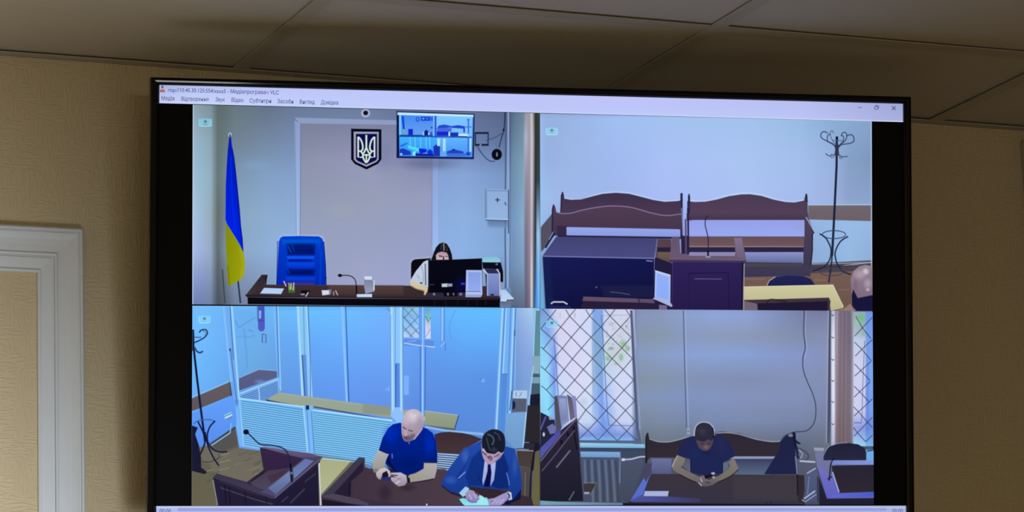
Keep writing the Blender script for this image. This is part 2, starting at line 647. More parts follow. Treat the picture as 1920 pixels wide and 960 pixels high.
# ---------------- player window: title bar, menus, bottom bar
bar_top = Pane([(296.6, 159.4), (1693.4, 194.8), (1693.6, 229.0), (296.4, 193.4)])
bar_bot = Pane([(293.0, 948.8), (1698.2, 948.2), (1698.6, 990.0), (292.8, 990.0)])
pc = Pic('player_title_bar', bar_top, tv, 'pale lilac title and menu bar of the player window')
pc.grid([290, 360, 600, 900, 1200, 1500, 1600, 1700], [150, 172, 196, 212, 232],
        [[(150, 160, 200), (165, 180, 222), (172, 180, 225), (175, 178, 228), (178, 182, 232), (175, 180, 228), (158, 166, 212), (140, 148, 190)],
         [(176, 188, 236), (190, 202, 246), (190, 200, 248), (190, 196, 248), (190, 196, 248), (184, 190, 240), (170, 178, 226), (155, 162, 206)],
         [(196, 206, 248), (198, 208, 252), (192, 204, 252), (190, 198, 248), (190, 196, 248), (184, 192, 242), (172, 180, 228), (158, 166, 212)],
         [(200, 210, 250), (200, 212, 252), (196, 208, 252), (192, 202, 250), (190, 200, 250), (186, 196, 244), (174, 182, 230), (162, 170, 216)],
         [(200, 210, 250), (200, 212, 252), (196, 208, 252), (196, 206, 252), (194, 204, 252), (190, 200, 248), (180, 186, 232), (170, 176, 220)]])
pc.line([(297, 192.3), (1012, 210.8), (1693, 227.8)], 2.0, (206, 216, 246), a=0.8)
TITLE = pc.build()
pc = Pic('player_icon', bar_top, TITLE, 'small orange traffic cone symbol')
pc.poly([(303.3, 160.5), (305.6, 160.5), (308.3, 171), (300.6, 171)], (70, 60, 100), (190, 120, 110))
pc.line([(301.8, 166.4), (307.2, 166.6)], 1.4, (215, 205, 225))
pc.poly([(300.4, 169.4), (308.6, 169.6), (309.6, 173.2), (299.6, 173.0)], (120, 62, 58), (200, 120, 100))
pc.soft(304.6, 170.6, 2, 2, (215, 140, 110), 0.8)
pc.build()
pc = Pic('title_lettering', bar_top, TITLE)
pc.text('rtsp://10.45.30.125:554/xzoz5 - Медіапрогравач VLC', 315, 172.0, 522.6, 177.2, 10.5, (62, 70, 124), 0.9)
pc.build()
MENU = [('Медіа', 302.5, 327, 187.9), ('Відтворення', 340, 391, 189.2), ('Звук', 404, 421.5, 190.3), ('Відео', 434, 456.5, 191.2), ('Субтитри', 468, 508.5, 192.6),
        ('Засоби', 520, 550, 193.7), ('Вигляд', 562, 590, 194.8), ('Довідка', 601.5, 634, 195.8)]
for s, xa, xb, yb in MENU:
    pc = Pic('menu_lettering', bar_top, TITLE)
    pc.text(s, xa, yb - 0.3, xb, yb + 0.3, 10.5, (66, 72, 112), 0.9)
    pc.build()
pc = Pic('window_button', bar_top, TITLE, 'minimise button')
pc.line([(1608.5, 201.5), (1615.5, 201.7)], 1.5, (110, 118, 160))
pc.build()
pc = Pic('window_button', bar_top, TITLE, 'restore button of two overlapping squares')
pc.line([(1640, 200), (1645.4, 200.1), (1645.4, 205.3), (1640, 205.2), (1640, 199.6)], 1.3, (70, 80, 120))
pc.line([(1641.8, 200), (1641.8, 198), (1647.2, 198.1), (1647.2, 203.2), (1645.4, 203.2)], 1.3, (70, 80, 120))
pc.build()
pc = Pic('window_button', bar_top, TITLE, 'close button')
pc.line([(1672.2, 199.4), (1679.2, 206.4)], 1.3, (58, 66, 105))
pc.line([(1679.2, 199.4), (1672.2, 206.4)], 1.3, (58, 66, 105))
pc.build()
pc = Pic('player_control_bar', bar_bot, tv, 'pale lilac control bar along the foot of the player window')
pc.grid([285, 700, 1300, 1700], [947, 951, 955, 965, 992],
        [[(150, 155, 185)] * 4, [(198, 206, 244), (196, 204, 246), (192, 200, 244), (188, 194, 232)], [(178, 188, 236), (178, 188, 238), (172, 180, 232), (172, 178, 222)],
         [(176, 186, 238)] * 4, [(176, 186, 238)] * 4])
CTRL = pc.build()
pc = Pic('seek_slider', bar_bot, CTRL)
pc.rect(333.5, 952.8, 1662, 958.5, (146, 154, 212), (160, 168, 228))
pc.build()
for xa, xb in ((299, 320.5), (1673, 1693)):
    pc = Pic('time_lettering', bar_bot, CTRL)
    pc.text('00:00', xa, 962.0, xb, 962.0, 11.5, (84, 96, 156), 0.9)
    pc.build()

# ---------------- view 1: judge's desk (upper left)
ul = Pane([(361.3, 196.2), (1012.0, 212.5), (1012.2, 576.9), (360.3, 570.6)])
pc = Pic('camera_view', ul, tv, "camera view of a judge's desk before a pale wall")
pc.grid([355, 363, 395, 408, 420, 440, 500, 552, 690, 815, 870, 945, 1012], [190, 260, 330, 400, 470, 580],
        [[(150, 168, 180), (140, 160, 172), (122, 142, 150), (92, 106, 106), (94, 108, 110), (103, 117, 124), (98, 113, 133), (103, 118, 148), (108, 122, 155), (95, 106, 140), (98, 111, 145), (85, 95, 130), (70, 80, 105)],
         [(165, 195, 215), (150, 180, 200), (140, 165, 180), (100, 115, 115), (105, 120, 125), (112, 130, 145), (115, 135, 162), (118, 138, 174), (120, 140, 175), (102, 117, 155), (106, 125, 166), (95, 115, 155), (80, 95, 120)],
         [(170, 200, 225), (157, 190, 214), (146, 176, 192), (102, 118, 118), (110, 130, 140), (126, 151, 176), (130, 160, 197), (132, 160, 203), (135, 160, 200), (135, 160, 210), (135, 165, 216), (122, 152, 198), (100, 120, 150)],
         [(180, 205, 235), (167, 196, 226), (148, 173, 188), (100, 110, 105), (110, 125, 135), (136, 166, 192), (140, 171, 207), (140, 170, 211), (140, 170, 210), (140, 170, 221), (140, 175, 223), (128, 162, 208), (110, 135, 165)],
         [(178, 200, 238), (166, 186, 232), (150, 170, 200), (95, 105, 110), (118, 138, 152), (140, 166, 196), (141, 175, 215), (148, 180, 225), (145, 175, 220), (145, 175, 226), (140, 178, 229), (132, 168, 214), (115, 140, 170)],
         [(130, 150, 205), (105, 122, 180), (110, 126, 160), (70, 80, 95), (80, 90, 105), (110, 122, 148), (122, 138, 172), (130, 150, 185), (140, 160, 200), (140, 165, 210), (140, 170, 215), (100, 125, 165), (90, 105, 130)]])
pc.grid([563, 690, 811.5], [229, 300, 370, 430, 560],
        [[(122, 128, 152), (124, 130, 160), (118, 124, 158)], [(140, 145, 170), (148, 152, 186), (130, 136, 170)], [(144, 154, 178), (150, 158, 182), (150, 156, 190)],
         [(150, 160, 188), (152, 160, 190), (150, 158, 198)], [(150, 158, 196), (160, 166, 206), (152, 164, 206)]])
pc.poly([(551, 219.5), (746, 225), (746, 234), (562, 231.5)], (148, 164, 204), a=0.75)
pc.line([(551, 220), (746, 225)], 1.2, (92, 106, 140), a=0.6)
pc.poly([(552, 226), (563.5, 231), (562.5, 444), (556.5, 444)], (140, 160, 204), (164, 194, 238), a=0.9)
pc.line([(563.8, 231), (562.5, 444)], 1.5, (98, 112, 145), a=0.7)
pc.line([(553.5, 230), (555.5, 444)], 1.2, (115, 136, 176), a=0.5)
pc.rect(810.5, 297, 821.5, 470, (140, 160, 210), (158, 190, 242), a=0.9)
pc.line([(810.4, 300), (809.6, 460)], 1.4, (112, 128, 172), a=0.6)
pc.soft(800, 306, 75, 18, (92, 104, 145), 0.7)
pc.soft(720, 290, 30, 40, (112, 120, 160), 0.5)
pc.soft(640, 395, 40, 20, (160, 168, 176), 0.4)
pc.soft(480, 310, 40, 14, (135, 168, 212), 0.35)
# ducts, side wall and curtain at the right
pc.line([(948.5, 206), (947, 445), (948, 540)], 2.2, (70, 84, 118))
pc.line([(953, 206), (952, 540)], 2.0, (150, 178, 218))
pc.line([(957.5, 206), (956, 540)], 1.2, (78, 92, 128))
pc.grid([958, 965, 980, 986], [205, 300, 420, 500, 580],
        [[(80, 98, 125), (92, 115, 138), (105, 128, 150), (135, 150, 170)], [(105, 135, 165), (110, 145, 170), (125, 155, 180), (150, 165, 190)], [(115, 150, 190), (120, 155, 195), (135, 170, 205), (160, 180, 205)],
         [(110, 140, 175), (115, 145, 180), (125, 155, 190), (150, 170, 200)], [(80, 95, 120), (85, 100, 125), (90, 105, 130), (110, 120, 140)]])
pc.grid([982, 986, 993, 997, 1001, 1003.5, 1007, 1013], [205, 260, 340, 440, 520, 582],
        [[(110, 125, 140), (150, 150, 160), (160, 155, 160), (200, 200, 205), (110, 105, 105), (50, 52, 50), (52, 56, 56), (60, 65, 65)],
         [(150, 165, 185), (175, 180, 200), (160, 150, 165), (205, 205, 215), (140, 135, 140), (48, 48, 46), (50, 56, 58), (60, 65, 66)],
         [(150, 165, 190), (140, 140, 160), (155, 142, 155), (205, 205, 220), (120, 118, 125), (42, 42, 42), (58, 66, 74), (60, 70, 80)],
         [(130, 150, 180), (118, 112, 135), (150, 135, 150), (190, 185, 205), (95, 95, 105), (38, 38, 40), (150, 190, 230), (170, 205, 240)],
         [(120, 140, 170), (105, 100, 125), (140, 126, 145), (215, 215, 225), (80, 84, 92), (60, 85, 120), (100, 170, 240), (150, 200, 245)],
         [(90, 105, 130), (90, 88, 108), (120, 110, 128), (205, 215, 230), (70, 78, 90), (60, 130, 210), (80, 165, 245), (130, 190, 245)]])
pc.line([(362.6, 197), (361.6, 571)], 1.6, (196, 208, 224), a=0.7)
pane_icon(pc, 373, 222, 1.0, (140, 225, 250))
V1 = pc.build()

pc = Pic('flag_image', ul, V1, 'blue and yellow flag hanging furled on its pole')
zz(360, 380, 4.8)
pc.line([(272, 600), (296, 905)], 2.6, (62, 70, 84))
pc.line([(412, 690), (436, 905)], 3.2, (40, 50, 74))
pc.poly([(300, 150), (320, 200), (350, 250), (400, 330), (432, 385), (462, 445), (476, 540), (472, 630), (455, 680), (400, 715), (340, 748), (322, 740), (314, 600), (304, 400)], (128, 138, 8), (156, 160, 14), (1, 0.1), sm=False)
pc.poly([(420, 400), (462, 450), (476, 540), (470, 625), (450, 676), (430, 690), (445, 560)], (170, 168, 20), a=0.6)
pc.poly([(312, 560), (330, 560), (345, 745), (322, 740)], (116, 118, 10), a=0.6)
zz(360, 190, 4.8)
pc.poly([(334, 322), (351, 322), (360, 400), (381, 510), (396, 640), (418, 860), (429, 970), (440, 1115), (456, 1245), (464, 1360), (432, 1297), (400, 1242), (350, 1162), (310, 1098), (300, 1062), (301, 960), (303, 760), (312, 560), (322, 430)], (0, 26, 175), (0, 34, 228), (-0.6, 0.4))
pc.poly([(360, 400), (381, 510), (396, 640), (418, 860), (429, 970), (440, 1115), (456, 1245), (464, 1360), (448, 1320), (428, 1100), (410, 900), (385, 640)], (6, 14, 120), a=0.75)
pc.line([(345, 330), (350, 600), (362, 900), (390, 1180)], 3, (0, 46, 245), a=0.5)
pc.line([(340, 326), (346, 480)], 3.4, (4, 22, 130), a=0.6)
pc.line([(330, 300), (334, 286), (346, 284), (354, 296), (346, 312), (334, 314), (328, 300)], 1.6, (190, 200, 215))
pc.line([(341, 300), (343, 322)], 2.4, (45, 52, 74))
pc.build()

pc = Pic('wall_crest_image', ul, V1, 'dark shield with a white trident on navy blue')
zz(640, 220, 8.73)
pc.poly([(158, 185), (656, 195), (656, 690), (600, 762), (412, 856), (218, 765), (158, 690)], (4, 7, 24))
pc.poly([(202, 236), (610, 240), (608, 690), (572, 730), (410, 808), (244, 732), (204, 690)], (158, 158, 186))
pc.poly([(236, 270), (584, 270), (584, 682), (556, 712), (409, 778), (262, 714), (236, 682)], (12, 10, 78))
cw = (214, 234, 220)
for sg in (-1, 1):
    X = lambda u: 408 + sg * u
    pc.line([(X(134), 318), (X(134), 652), (X(60), 652)], 2.7, cw)
    pc.line([(X(132), 322), (X(88), 372), (X(62), 450), (X(60), 520), (X(84), 560), (X(58), 596)], 2.7, cw, sm=True)
    pc.line([(X(130), 552), (X(86), 556)], 2.4, cw)
    pc.line([(0 + X(0), 500), (X(34), 570), (X(58), 616), (X(40), 690), (X(0), 745)], 2.7, cw, sm=True)
pc.line([(408, 290), (408, 520)], 3.0, cw)
pc.line([(360, 618), (456, 618)], 2.2, cw)
pc.line([(408, 600), (408, 745)], 2.4, cw)
pc.build()

pc = Pic('dome_camera_image', ul, V1, 'small white dome camera with a dark lens')
zz()
pc.ell(685.3, 212.4, 8.6, 7.8, (170, 176, 205))
pc.ell(685.5, 211.9, 4.8, 4.6, (14, 14, 32))
pc.build()

pc = Pic('monitor_image', ul, V1, 'dark wall monitor repeating the four camera views in blue')
zz(740, 205, 8.727)
pc.poly([(28, 28), (1308, 74), (1294, 808), (28, 788)], (16, 22, 66))
pc.poly([(72, 52), (1286, 96), (1268, 782), (76, 766)], (72, 150, 246))
pc.poly([(105, 100), (660, 112), (650, 436), (100, 430)], (66, 138, 242), (104, 160, 240))
pc.poly([(668, 112), (1268, 112), (1262, 456), (690, 440)], (126, 196, 254), (120, 190, 254))
pc.poly([(78, 446), (690, 452), (680, 770), (80, 764)], (64, 178, 252), (56, 140, 244))
pc.poly([(690, 452), (1262, 462), (1256, 776), (690, 770)], (96, 184, 255), (70, 140, 240))
pc.poly([(46, 52), (1286, 92), (1286, 124), (46, 92)], (196, 232, 255))
pc.rect(72, 96, 104, 430, (120, 200, 255))
pc.poly([(112, 108), (148, 110), (166, 330), (134, 330), (118, 200)], (22, 66, 214))
pc.poly([(132, 326), (166, 330), (160, 400), (140, 400)], (86, 186, 150))
pc.rect(220, 322, 298, 425, (22, 34, 214))
pc.line([(350, 150), (375, 135), (400, 155), (395, 185), (372, 200), (350, 182), (350, 150)], 1.8, (26, 64, 190))
pc.rect(428, 122, 582, 190, (34, 62, 208))
pc.rect(455, 142, 480, 165, (120, 180, 250))
pc.rect(515, 140, 545, 165, (80, 120, 235))
pc.line([(605, 130), (606, 190)], 2.4, (36, 70, 190))
pc.ell(603, 300, 16, 16, (30, 70, 190))
pc.rect(76, 418, 620, 438, (22, 54, 130))
pc.rect(455, 370, 480, 425, (150, 200, 250))
pc.poly([(480, 370), (505, 335), (545, 350), (560, 425), (485, 425)], (14, 26, 130))
pc.rect(548, 382, 572, 420, (190, 215, 250))
pc.rect(572, 370, 612, 420, (50, 90, 200))
pc.line([(668, 110), (664, 446)], 3.2, (34, 82, 214))
pc.line([(640, 112), (638, 446)], 1.6, (140, 200, 255))
pc.poly([(690, 310), (720, 265), (810, 248), (925, 275), (1040, 258), (1150, 278), (1150, 380), (1120, 380), (1120, 320), (940, 305), (900, 300), (700, 330)], (36, 72, 206))
pc.rect(690, 306, 930, 365, (72, 104, 224))
pc.rect(684, 362, 880, 440, (22, 34, 208), (30, 44, 190))
pc.rect(880, 380, 902, 440, (205, 228, 255))
pc.rect(905, 378, 1042, 448, (24, 52, 176))
pc.poly([(1042, 405), (1190, 408), (1200, 440), (1045, 440)], (214, 232, 255))
pc.line([(1046, 446), (1180, 450), (1185, 470)], 2, (22, 40, 120))
pc.line([(1204, 160), (1206, 400)], 2.4, (50, 104, 204))
pc.ell(1204, 172, 20, 16, (52, 106, 206))
pc.rect(1160, 280, 1255, 300, (66, 124, 224))
pc.line([(76, 442), (1260, 458)], 2.2, (26, 66, 170))
for x in (250, 330, 420, 510, 570):
    pc.line([(x, 455), (x + 6, 640)], 1.6, (120, 214, 255), a=0.7)
pc.poly([(80, 590), (200, 545), (215, 560), (110, 620)], (40, 110, 226))
pc.poly([(210, 590), (400, 640), (400, 700), (220, 640)], (74, 222, 236))
pc.poly([(80, 650), (140, 640), (260, 690), (260, 750), (80, 752)], (26, 56, 196))
pc.ell(105, 735, 18, 16, (170, 220, 255))
pc.poly([(300, 690), (345, 690), (330, 760), (290, 750)], (140, 236, 250))
pc.poly([(395, 640), (430, 640), (520, 655), (520, 700), (420, 730), (395, 690)], (14, 30, 224))
pc.poly([(530, 680), (580, 655), (625, 690), (625, 750), (540, 750)], (12, 46, 222))
pc.poly([(340, 720), (640, 735), (640, 772), (340, 765)], (20, 34, 140))
pc.poly([(630, 610), (690, 570), (740, 610), (740, 770), (640, 770)], (26, 50, 176))
pc.rect(694, 480, 740, 600, (176, 222, 255))
pc.rect(786, 480, 832, 690, (168, 220, 255))
pc.rect(744, 690, 840, 770, (96, 168, 250))
pc.poly([(850, 690), (960, 655), (1120, 690), (1130, 745), (850, 735)], (34, 66, 196))
pc.ell(962, 665, 22, 20, (22, 44, 160))
pc.rect(860, 722, 1160, 772, (60, 110, 222))
pc.rect(1190, 470, 1212, 700, (52, 110, 220))
pc.rect(1224, 478, 1252, 690, (170, 224, 255))
pc.ell(1200, 730, 36, 30, (24, 62, 196))
pc.line([(28, 790), (1294, 808)], 2.4, (28, 22, 92))
pc.build()

pc = Pic('mount_bracket_image', ul, V1)
pc.rect(1318, 372, 1532, 406, (28, 34, 66))
pc.rect(1316, 566, 1530, 600, (22, 28, 58))
pc.line([(1528, 375), (1526, 600)], 2.2, (34, 42, 80))
pc.line([(1318, 375), (1316, 600)], 2.4, (20, 26, 60))
pc.rect(1390, 574, 1415, 596, (140, 150, 190))
pc.build()
pc = Pic('cable_image', ul, V1, 'black cable looping to a coil on the wall')
pc.line([(1802, 40), (1796, 200), (1782, 345), (1742, 480), (1706, 625)], 1.9, (24, 32, 58), sm=True)
pc.ell(1780, 340, 17, 24, (16, 22, 44))
pc.line([(1775, 380), (1660, 452), (1555, 492), (1490, 520)], 1.5, (60, 74, 108), sm=True)
pc.line([(1345, 600), (1400, 690), (1480, 790), (1560, 848), (1640, 852)], 1.6, (36, 46, 78), sm=True)
pc.line([(1660, 520), (1660, 640)], 1.2, (90, 106, 145))
pc.ell(1668, 740, 86, 94, (8, 12, 28))
pc.ell(1670, 740, 12, 36, (136, 128, 118))
pc.build()

pc = Pic('electrical_cabinet_image', ul, V1, 'pale grey wall cabinet with a lightning mark')
zz(680, 190, 4.8)
pc.poly([(1112, 1060), (1308, 1064), (1300, 1140), (1130, 1130)], (78, 98, 136), (118, 146, 190), a=0.8, fe=3)
pc.poly([(1100, 788), (1312, 796), (1312, 1068), (1102, 1062)], (142, 172, 216), (148, 180, 224))
pc.poly([(1088, 780), (1104, 788), (1106, 1062), (1092, 1050)], (150, 182, 226))
pc.line([(1112, 790), (1114, 1060)], 1.4, (104, 128, 172))
pc.line([(1100, 784), (1102, 1060)], 1.4, (84, 102, 142))
pc.line([(1122, 804), (1300, 808)], 1.2, (96, 118, 160))
pc.line([(1311, 796), (1311, 1190)], 2.0, (58, 70, 104))
pc.line([(1102, 1060), (1310, 1066)], 2.0, (178, 208, 246))
pc.line([(1102, 1068), (1310, 1074)], 1.6, (64, 80, 116))
pc.line([(1190, 888), (1234, 888)], 1.8, (18, 22, 44))
pc.line([(1212, 868), (1212, 910)], 2.0, (18, 22, 44))
pc.line([(1276, 908), (1290, 936)], 1.8, (26, 32, 60))
pc.build()

pc = Pic('office_chair_image', ul, V1, 'bright blue leather office chair')
zz(360, 380, 4.8)
pc.poly([(770, 330), (790, 298), (830, 288), (1130, 288), (1175, 300), (1200, 350), (1214, 750), (750, 750)], (170, 190, 236), a=0.55, fe=2.0)
pc.poly([(780, 350), (792, 318), (815, 304), (960, 300), (1140, 304), (1170, 322), (1184, 360), (1200, 560), (1204, 745), (758, 745), (768, 560)], (0, 62, 204), (0, 40, 176), (0, 1))
pc.poly([(800, 330), (1160, 330), (1150, 372), (815, 372)], (0, 86, 214), a=0.8, fe=3)
pc.poly([(850, 368), (1110, 368), (1105, 470), (860, 470)], (0, 30, 128), (0, 16, 96), fe=2.5)
pc.poly([(850, 482), (1100, 482), (1090, 508), (860, 508)], (10, 84, 240), fe=1.2)
pc.poly([(870, 510), (1080, 510), (1085, 532), (865, 532)], (0, 26, 140), fe=1.2)
pc.poly([(850, 538), (1100, 538), (1100, 600), (850, 600)], (4, 74, 236), (0, 44, 186), fe=2)
pc.poly([(850, 598), (1110, 598), (1100, 655), (860, 655)], (0, 22, 120), (0, 14, 96), fe=2.5)
pc.poly([(840, 668), (1110, 668), (1100, 700), (850, 700)], (0, 62, 216), fe=1.5)
pc.poly([(840, 704), (1110, 704), (1100, 745), (850, 745)], (26, 36, 150), (56, 60, 150), fe=1.5)
pc.line([(862, 390), (892, 450)], 1.4, (0, 80, 205))
pc.line([(895, 368), (920, 440)], 1.2, (0, 70, 190))
pc.line([(850, 590), (880, 640)], 1.2, (0, 76, 205))
pc.line([(1130, 330), (1160, 460), (1150, 740)], 3, (0, 70, 214), a=0.6)
pc.line([(1184, 350), (1200, 560), (1206, 745)], 2, (4, 20, 110))
pc.line([(770, 345), (760, 745)], 1.6, (4, 24, 130))
pc.ell(1202, 680, 6, 10, (4, 8, 44))
pc.build()

pc = Pic('judge_desk_image', ul, V1, 'dark wooden desk with a raised end')
pc.poly([(480, 835), (625, 650), (678, 652), (668, 738), (1210, 742), (1584, 745), (2762, 752), (2766, 872), (500, 848)], (64, 48, 52), (54, 40, 46))
pc.poly([(620, 650), (680, 652), (660, 735), (655, 690)], (26, 22, 30))
pc.poly([(484, 838), (630, 650), (662, 652), (640, 742), (560, 810), (520, 838)], (44, 36, 44), (62, 52, 60))
pc.poly([(1220, 742), (1900, 745), (1900, 830), (1240, 830)], (88, 66, 60), (72, 54, 54), (0, 1), a=0.8, fe=2)
pc.poly([(476, 828), (1000, 845), (2810, 858), (2810, 876), (490, 850)], (40, 28, 32))
pc.poly([(498, 850), (1000, 858), (2772, 872), (2770, 945), (500, 915)], (12, 10, 18), (8, 6, 14))
for x in (2180, 2280, 2390, 2480, 2560, 2640):
    pc.line([(x, 872), (x, 930)], 2.0, (34, 26, 34), a=0.6)
pc.build()
pc = Pic('paper_image', ul, V1, 'white sheet on the desk')
pc.poly([(648, 768), (826, 774), (800, 822), (612, 818)], (178, 206, 246))
pc.line([(612, 820), (800, 826)], 1.2, (90, 90, 110))
pc.build()
pc = Pic('pencil_holder_image', ul, V1, 'green holder full of pencils')
pc.poly([(856, 760), (930, 760), (922, 812), (866, 812)], (70, 98, 44))
pc.line([(824, 706), (846, 755)], 1.8, (205, 185, 200))
pc.line([(870, 722), (876, 790)], 1.8, (150, 190, 70))
pc.line([(890, 726), (888, 780)], 1.6, (220, 220, 205))
pc.line([(915, 720), (908, 790)], 2.0, (190, 200, 190))
pc.line([(852, 745), (866, 800)], 1.4, (30, 26, 30))
pc.build()
pc = Pic('desk_clutter_image', ul, V1)
pc.poly([(978, 790), (1060, 790), (1056, 818), (984, 818)], (12, 10, 18))
pc.line([(1046, 806), (1022, 846)], 1.6, (190, 195, 215))
pc.poly([(976, 822), (1008, 818), (1012, 832), (980, 832)], (150, 150, 170))
pc.poly([(1166, 790), (1236, 788), (1240, 826), (1172, 834)], (206, 218, 240))
pc.poly([(1232, 780), (1252, 782), (1248, 822), (1232, 826)], (120, 125, 145))
pc.line([(1270, 800), (1276, 836)], 1.6, (160, 150, 150))
pc.line([(1290, 790), (1310, 834)], 1.6, (190, 180, 170))
pc.build()
pc = Pic('microphone_image', ul, V1, 'black gooseneck microphone')
pc.ell(1330, 656, 20, 15, (12, 12, 22))
pc.line([(1340, 656), (1400, 656), (1445, 672), (1472, 715), (1480, 830)], 2.0, (26, 28, 44), sm=True)
pc.line([(1478, 750), (1480, 840)], 2.8, (10, 10, 20))
pc.build()
pc = Pic('water_jar_image', ul, V1, 'glass jar with a white lid')
pc.poly([(1546, 668), (1624, 664), (1618, 700), (1640, 720), (1638, 800), (1560, 820), (1548, 760)], (118, 124, 150), (150, 158, 188))
pc.poly([(1546, 664), (1620, 664), (1616, 694), (1552, 694)], (208, 222, 245))
pc.poly([(1480, 826), (1618, 822), (1618, 850), (1484, 850)], (196, 216, 240))
pc.line([(1636, 700), (1636, 790)], 2.2, (205, 214, 230))
pc.build()

pc = Pic('desk_chair_image', ul, V1, 'black chair back behind the clerk')
zz(760, 445, 7.11)
pc.poly([(58, 360), (72, 310), (110, 280), (330, 262), (330, 300), (200, 520), (62, 570)], (180, 195, 230), a=0.5, fe=2)
pc.poly([(70, 560), (72, 350), (90, 310), (130, 292), (340, 278), (320, 420), (120, 560)], (10, 10, 16))
pc.build()
pc = Pic('person_image', ul, V1, 'person with long dark hair and a white shirt behind a monitor')
pc.poly([(335, 300), (360, 210), (395, 130), (440, 75), (500, 58), (560, 78), (600, 140), (625, 220), (640, 300)], (160, 182, 226), a=0.5, fe=2)
pc.poly([(338, 310), (372, 215), (405, 135), (450, 84), (500, 68), (552, 88), (590, 150), (618, 230), (626, 305), (540, 310)], (14, 18, 26), sm=False)
pc.poly([(410, 300), (404, 240), (430, 208), (480, 192), (545, 205), (566, 240), (576, 302)], (176, 146, 158), (206, 180, 190), (0, 1))
pc.poly([(440, 240), (492, 246), (500, 262), (450, 262)], (92, 66, 86), fe=0.5)
pc.poly([(498, 256), (516, 256), (516, 300), (496, 300)], (40, 30, 46), fe=0.7)
pc.poly([(524, 246), (566, 250), (562, 264), (530, 262)], (120, 92, 110), fe=0.5)
pc.line([(508, 80), (512, 180)], 1.8, (150, 150, 138), a=0.9)
pc.line([(480, 90), (470, 170)], 1.4, (66, 72, 80), a=0.7)
pc.line([(536, 110), (556, 190)], 2.0, (74, 60, 66), a=0.7)
pc.poly([(240, 330), (280, 310), (316, 305), (316, 680), (240, 640), (130, 610), (62, 580), (140, 450)], (196, 208, 226), (186, 200, 226))
pc.line([(150, 500), (190, 560)], 1.8, (140, 158, 196), a=0.8)
pc.line([(210, 380), (240, 500), (234, 600)], 2.2, (142, 160, 196), a=0.8)
pc.line([(262, 350), (268, 640)], 2.6, (50, 54, 66), a=0.8)
pc.poly([(60, 574), (110, 600), (190, 625), (280, 660), (296, 680), (290, 720), (262, 770), (244, 765), (250, 720), (200, 706), (130, 685), (66, 645)], (214, 204, 160), (200, 182, 150), (0, 1))
pc.line([(70, 650), (150, 694), (240, 712)], 1.8, (112, 86, 70), a=0.8)
pc.poly([(190, 596), (226, 604), (222, 622), (196, 618)], (26, 22, 34))
pc.build()
pc = Pic('printer_image', ul, V1, 'dark printer with a pale lid')
pc.poly([(1020, 330), (1270, 330), (1290, 420), (1310, 470), (1300, 600), (1250, 590), (1240, 430), (1030, 420)], (12, 12, 28))
pc.poly([(1024, 262), (1225, 258), (1262, 300), (1262, 334), (1030, 332)], (128, 188, 212), (148, 204, 224))
pc.ell(1214, 360, 16, 12, (104, 108, 140))
pc.line([(1306, 420), (1310, 600), (1290, 690)], 1.6, (150, 170, 210))
pc.poly([(1262, 600), (1290, 610), (1290, 690), (1262, 690)], (130, 152, 196))
pc.build()
pc = Pic('computer_tower_image', ul, V1, 'silver computer tower')
pc.poly([(1036, 420), (1218, 424), (1260, 480), (1258, 780), (1082, 782), (1060, 480)], (40, 42, 66))
pc.poly([(1086, 482), (1246, 484), (1240, 780), (1088, 780)], (132, 146, 206), (104, 118, 184))
pc.poly([(1070, 430), (1205, 432), (1236, 474), (1090, 474)], (44, 46, 86))
pc.line([(1036, 425), (1086, 490)], 2.4, (214, 212, 214))
pc.line([(1214, 424), (1254, 484), (1254, 780)], 2.0, (196, 200, 222))
pc.line([(1090, 484), (1092, 780)], 1.6, (176, 186, 226))
pc.poly([(1130, 755), (1180, 755), (1176, 780), (1132, 780)], (34, 36, 70))
pc.build()
pc = Pic('computer_monitor_image', ul, V1, 'black computer monitor seen from behind')
pc.poly([(306, 306), (640, 296), (1018, 280), (1024, 440), (1024, 740), (310, 745)], (8, 8, 22), (6, 6, 20))
pc.poly([(300, 306), (318, 304), (318, 742), (300, 742)], (20, 20, 36))
pc.soft(730, 640, 120, 160, (10, 14, 70), 0.6)
pc.poly([(482, 622), (556, 618), (556, 660), (486, 662)], (196, 206, 226), fe=1)
pc.poly([(560, 620), (620, 620), (620, 654), (566, 656)], (150, 160, 190), fe=1)
pc.poly([(740, 606), (788, 606), (788, 634), (742, 634)], (58, 52, 190), fe=1)
pc.poly([(320, 625), (380, 622), (380, 640), (322, 642)], (40, 40, 60), fe=1)
pc.poly([(300, 742), (1024, 738), (1024, 800), (300, 805)], (46, 40, 62))
pc.poly([(500, 735), (690, 735), (690, 790), (510, 790)], (12, 12, 20))
for x, w in ((375, 4), (560, 3), (635, 2), (730, 5)):
    pc.line([(x, 742), (x + 8, 775)], w, (150, 146, 170), a=0.6)
pc.build()
pc = Pic('code_sheet_image', ul, V1, 'pale sheet in a small upright holder')
pc.poly([(808, 438), (1016, 440), (1022, 760), (1000, 798), (800, 796)], (170, 186, 238), (178, 196, 244))
pc.poly([(834, 466), (1000, 466), (998, 720), (834, 718)], (132, 158, 228), (146, 172, 236))
pc.line([(806, 722), (1002, 726)], 1.4, (92, 104, 166))
pc.poly([(800, 762), (1006, 764), (1000, 798), (800, 796)], (150, 162, 206))
pc.build()
pc = Pic('phone_image', ul, V1, 'white desk telephone')
pc.poly([(1256, 700), (1330, 700), (1440, 815), (1430, 838), (1350, 830), (1340, 862), (1262, 858), (1270, 780)], (176, 202, 240), (190, 214, 246))
pc.line([(1262, 862), (1340, 866), (1355, 838), (1436, 836)], 1.8, (44, 60, 92))
pc.poly([(1256, 880), (1440, 850), (1450, 900), (1256, 915)], (104, 110, 122), a=0.8)
pc.build()
zz()

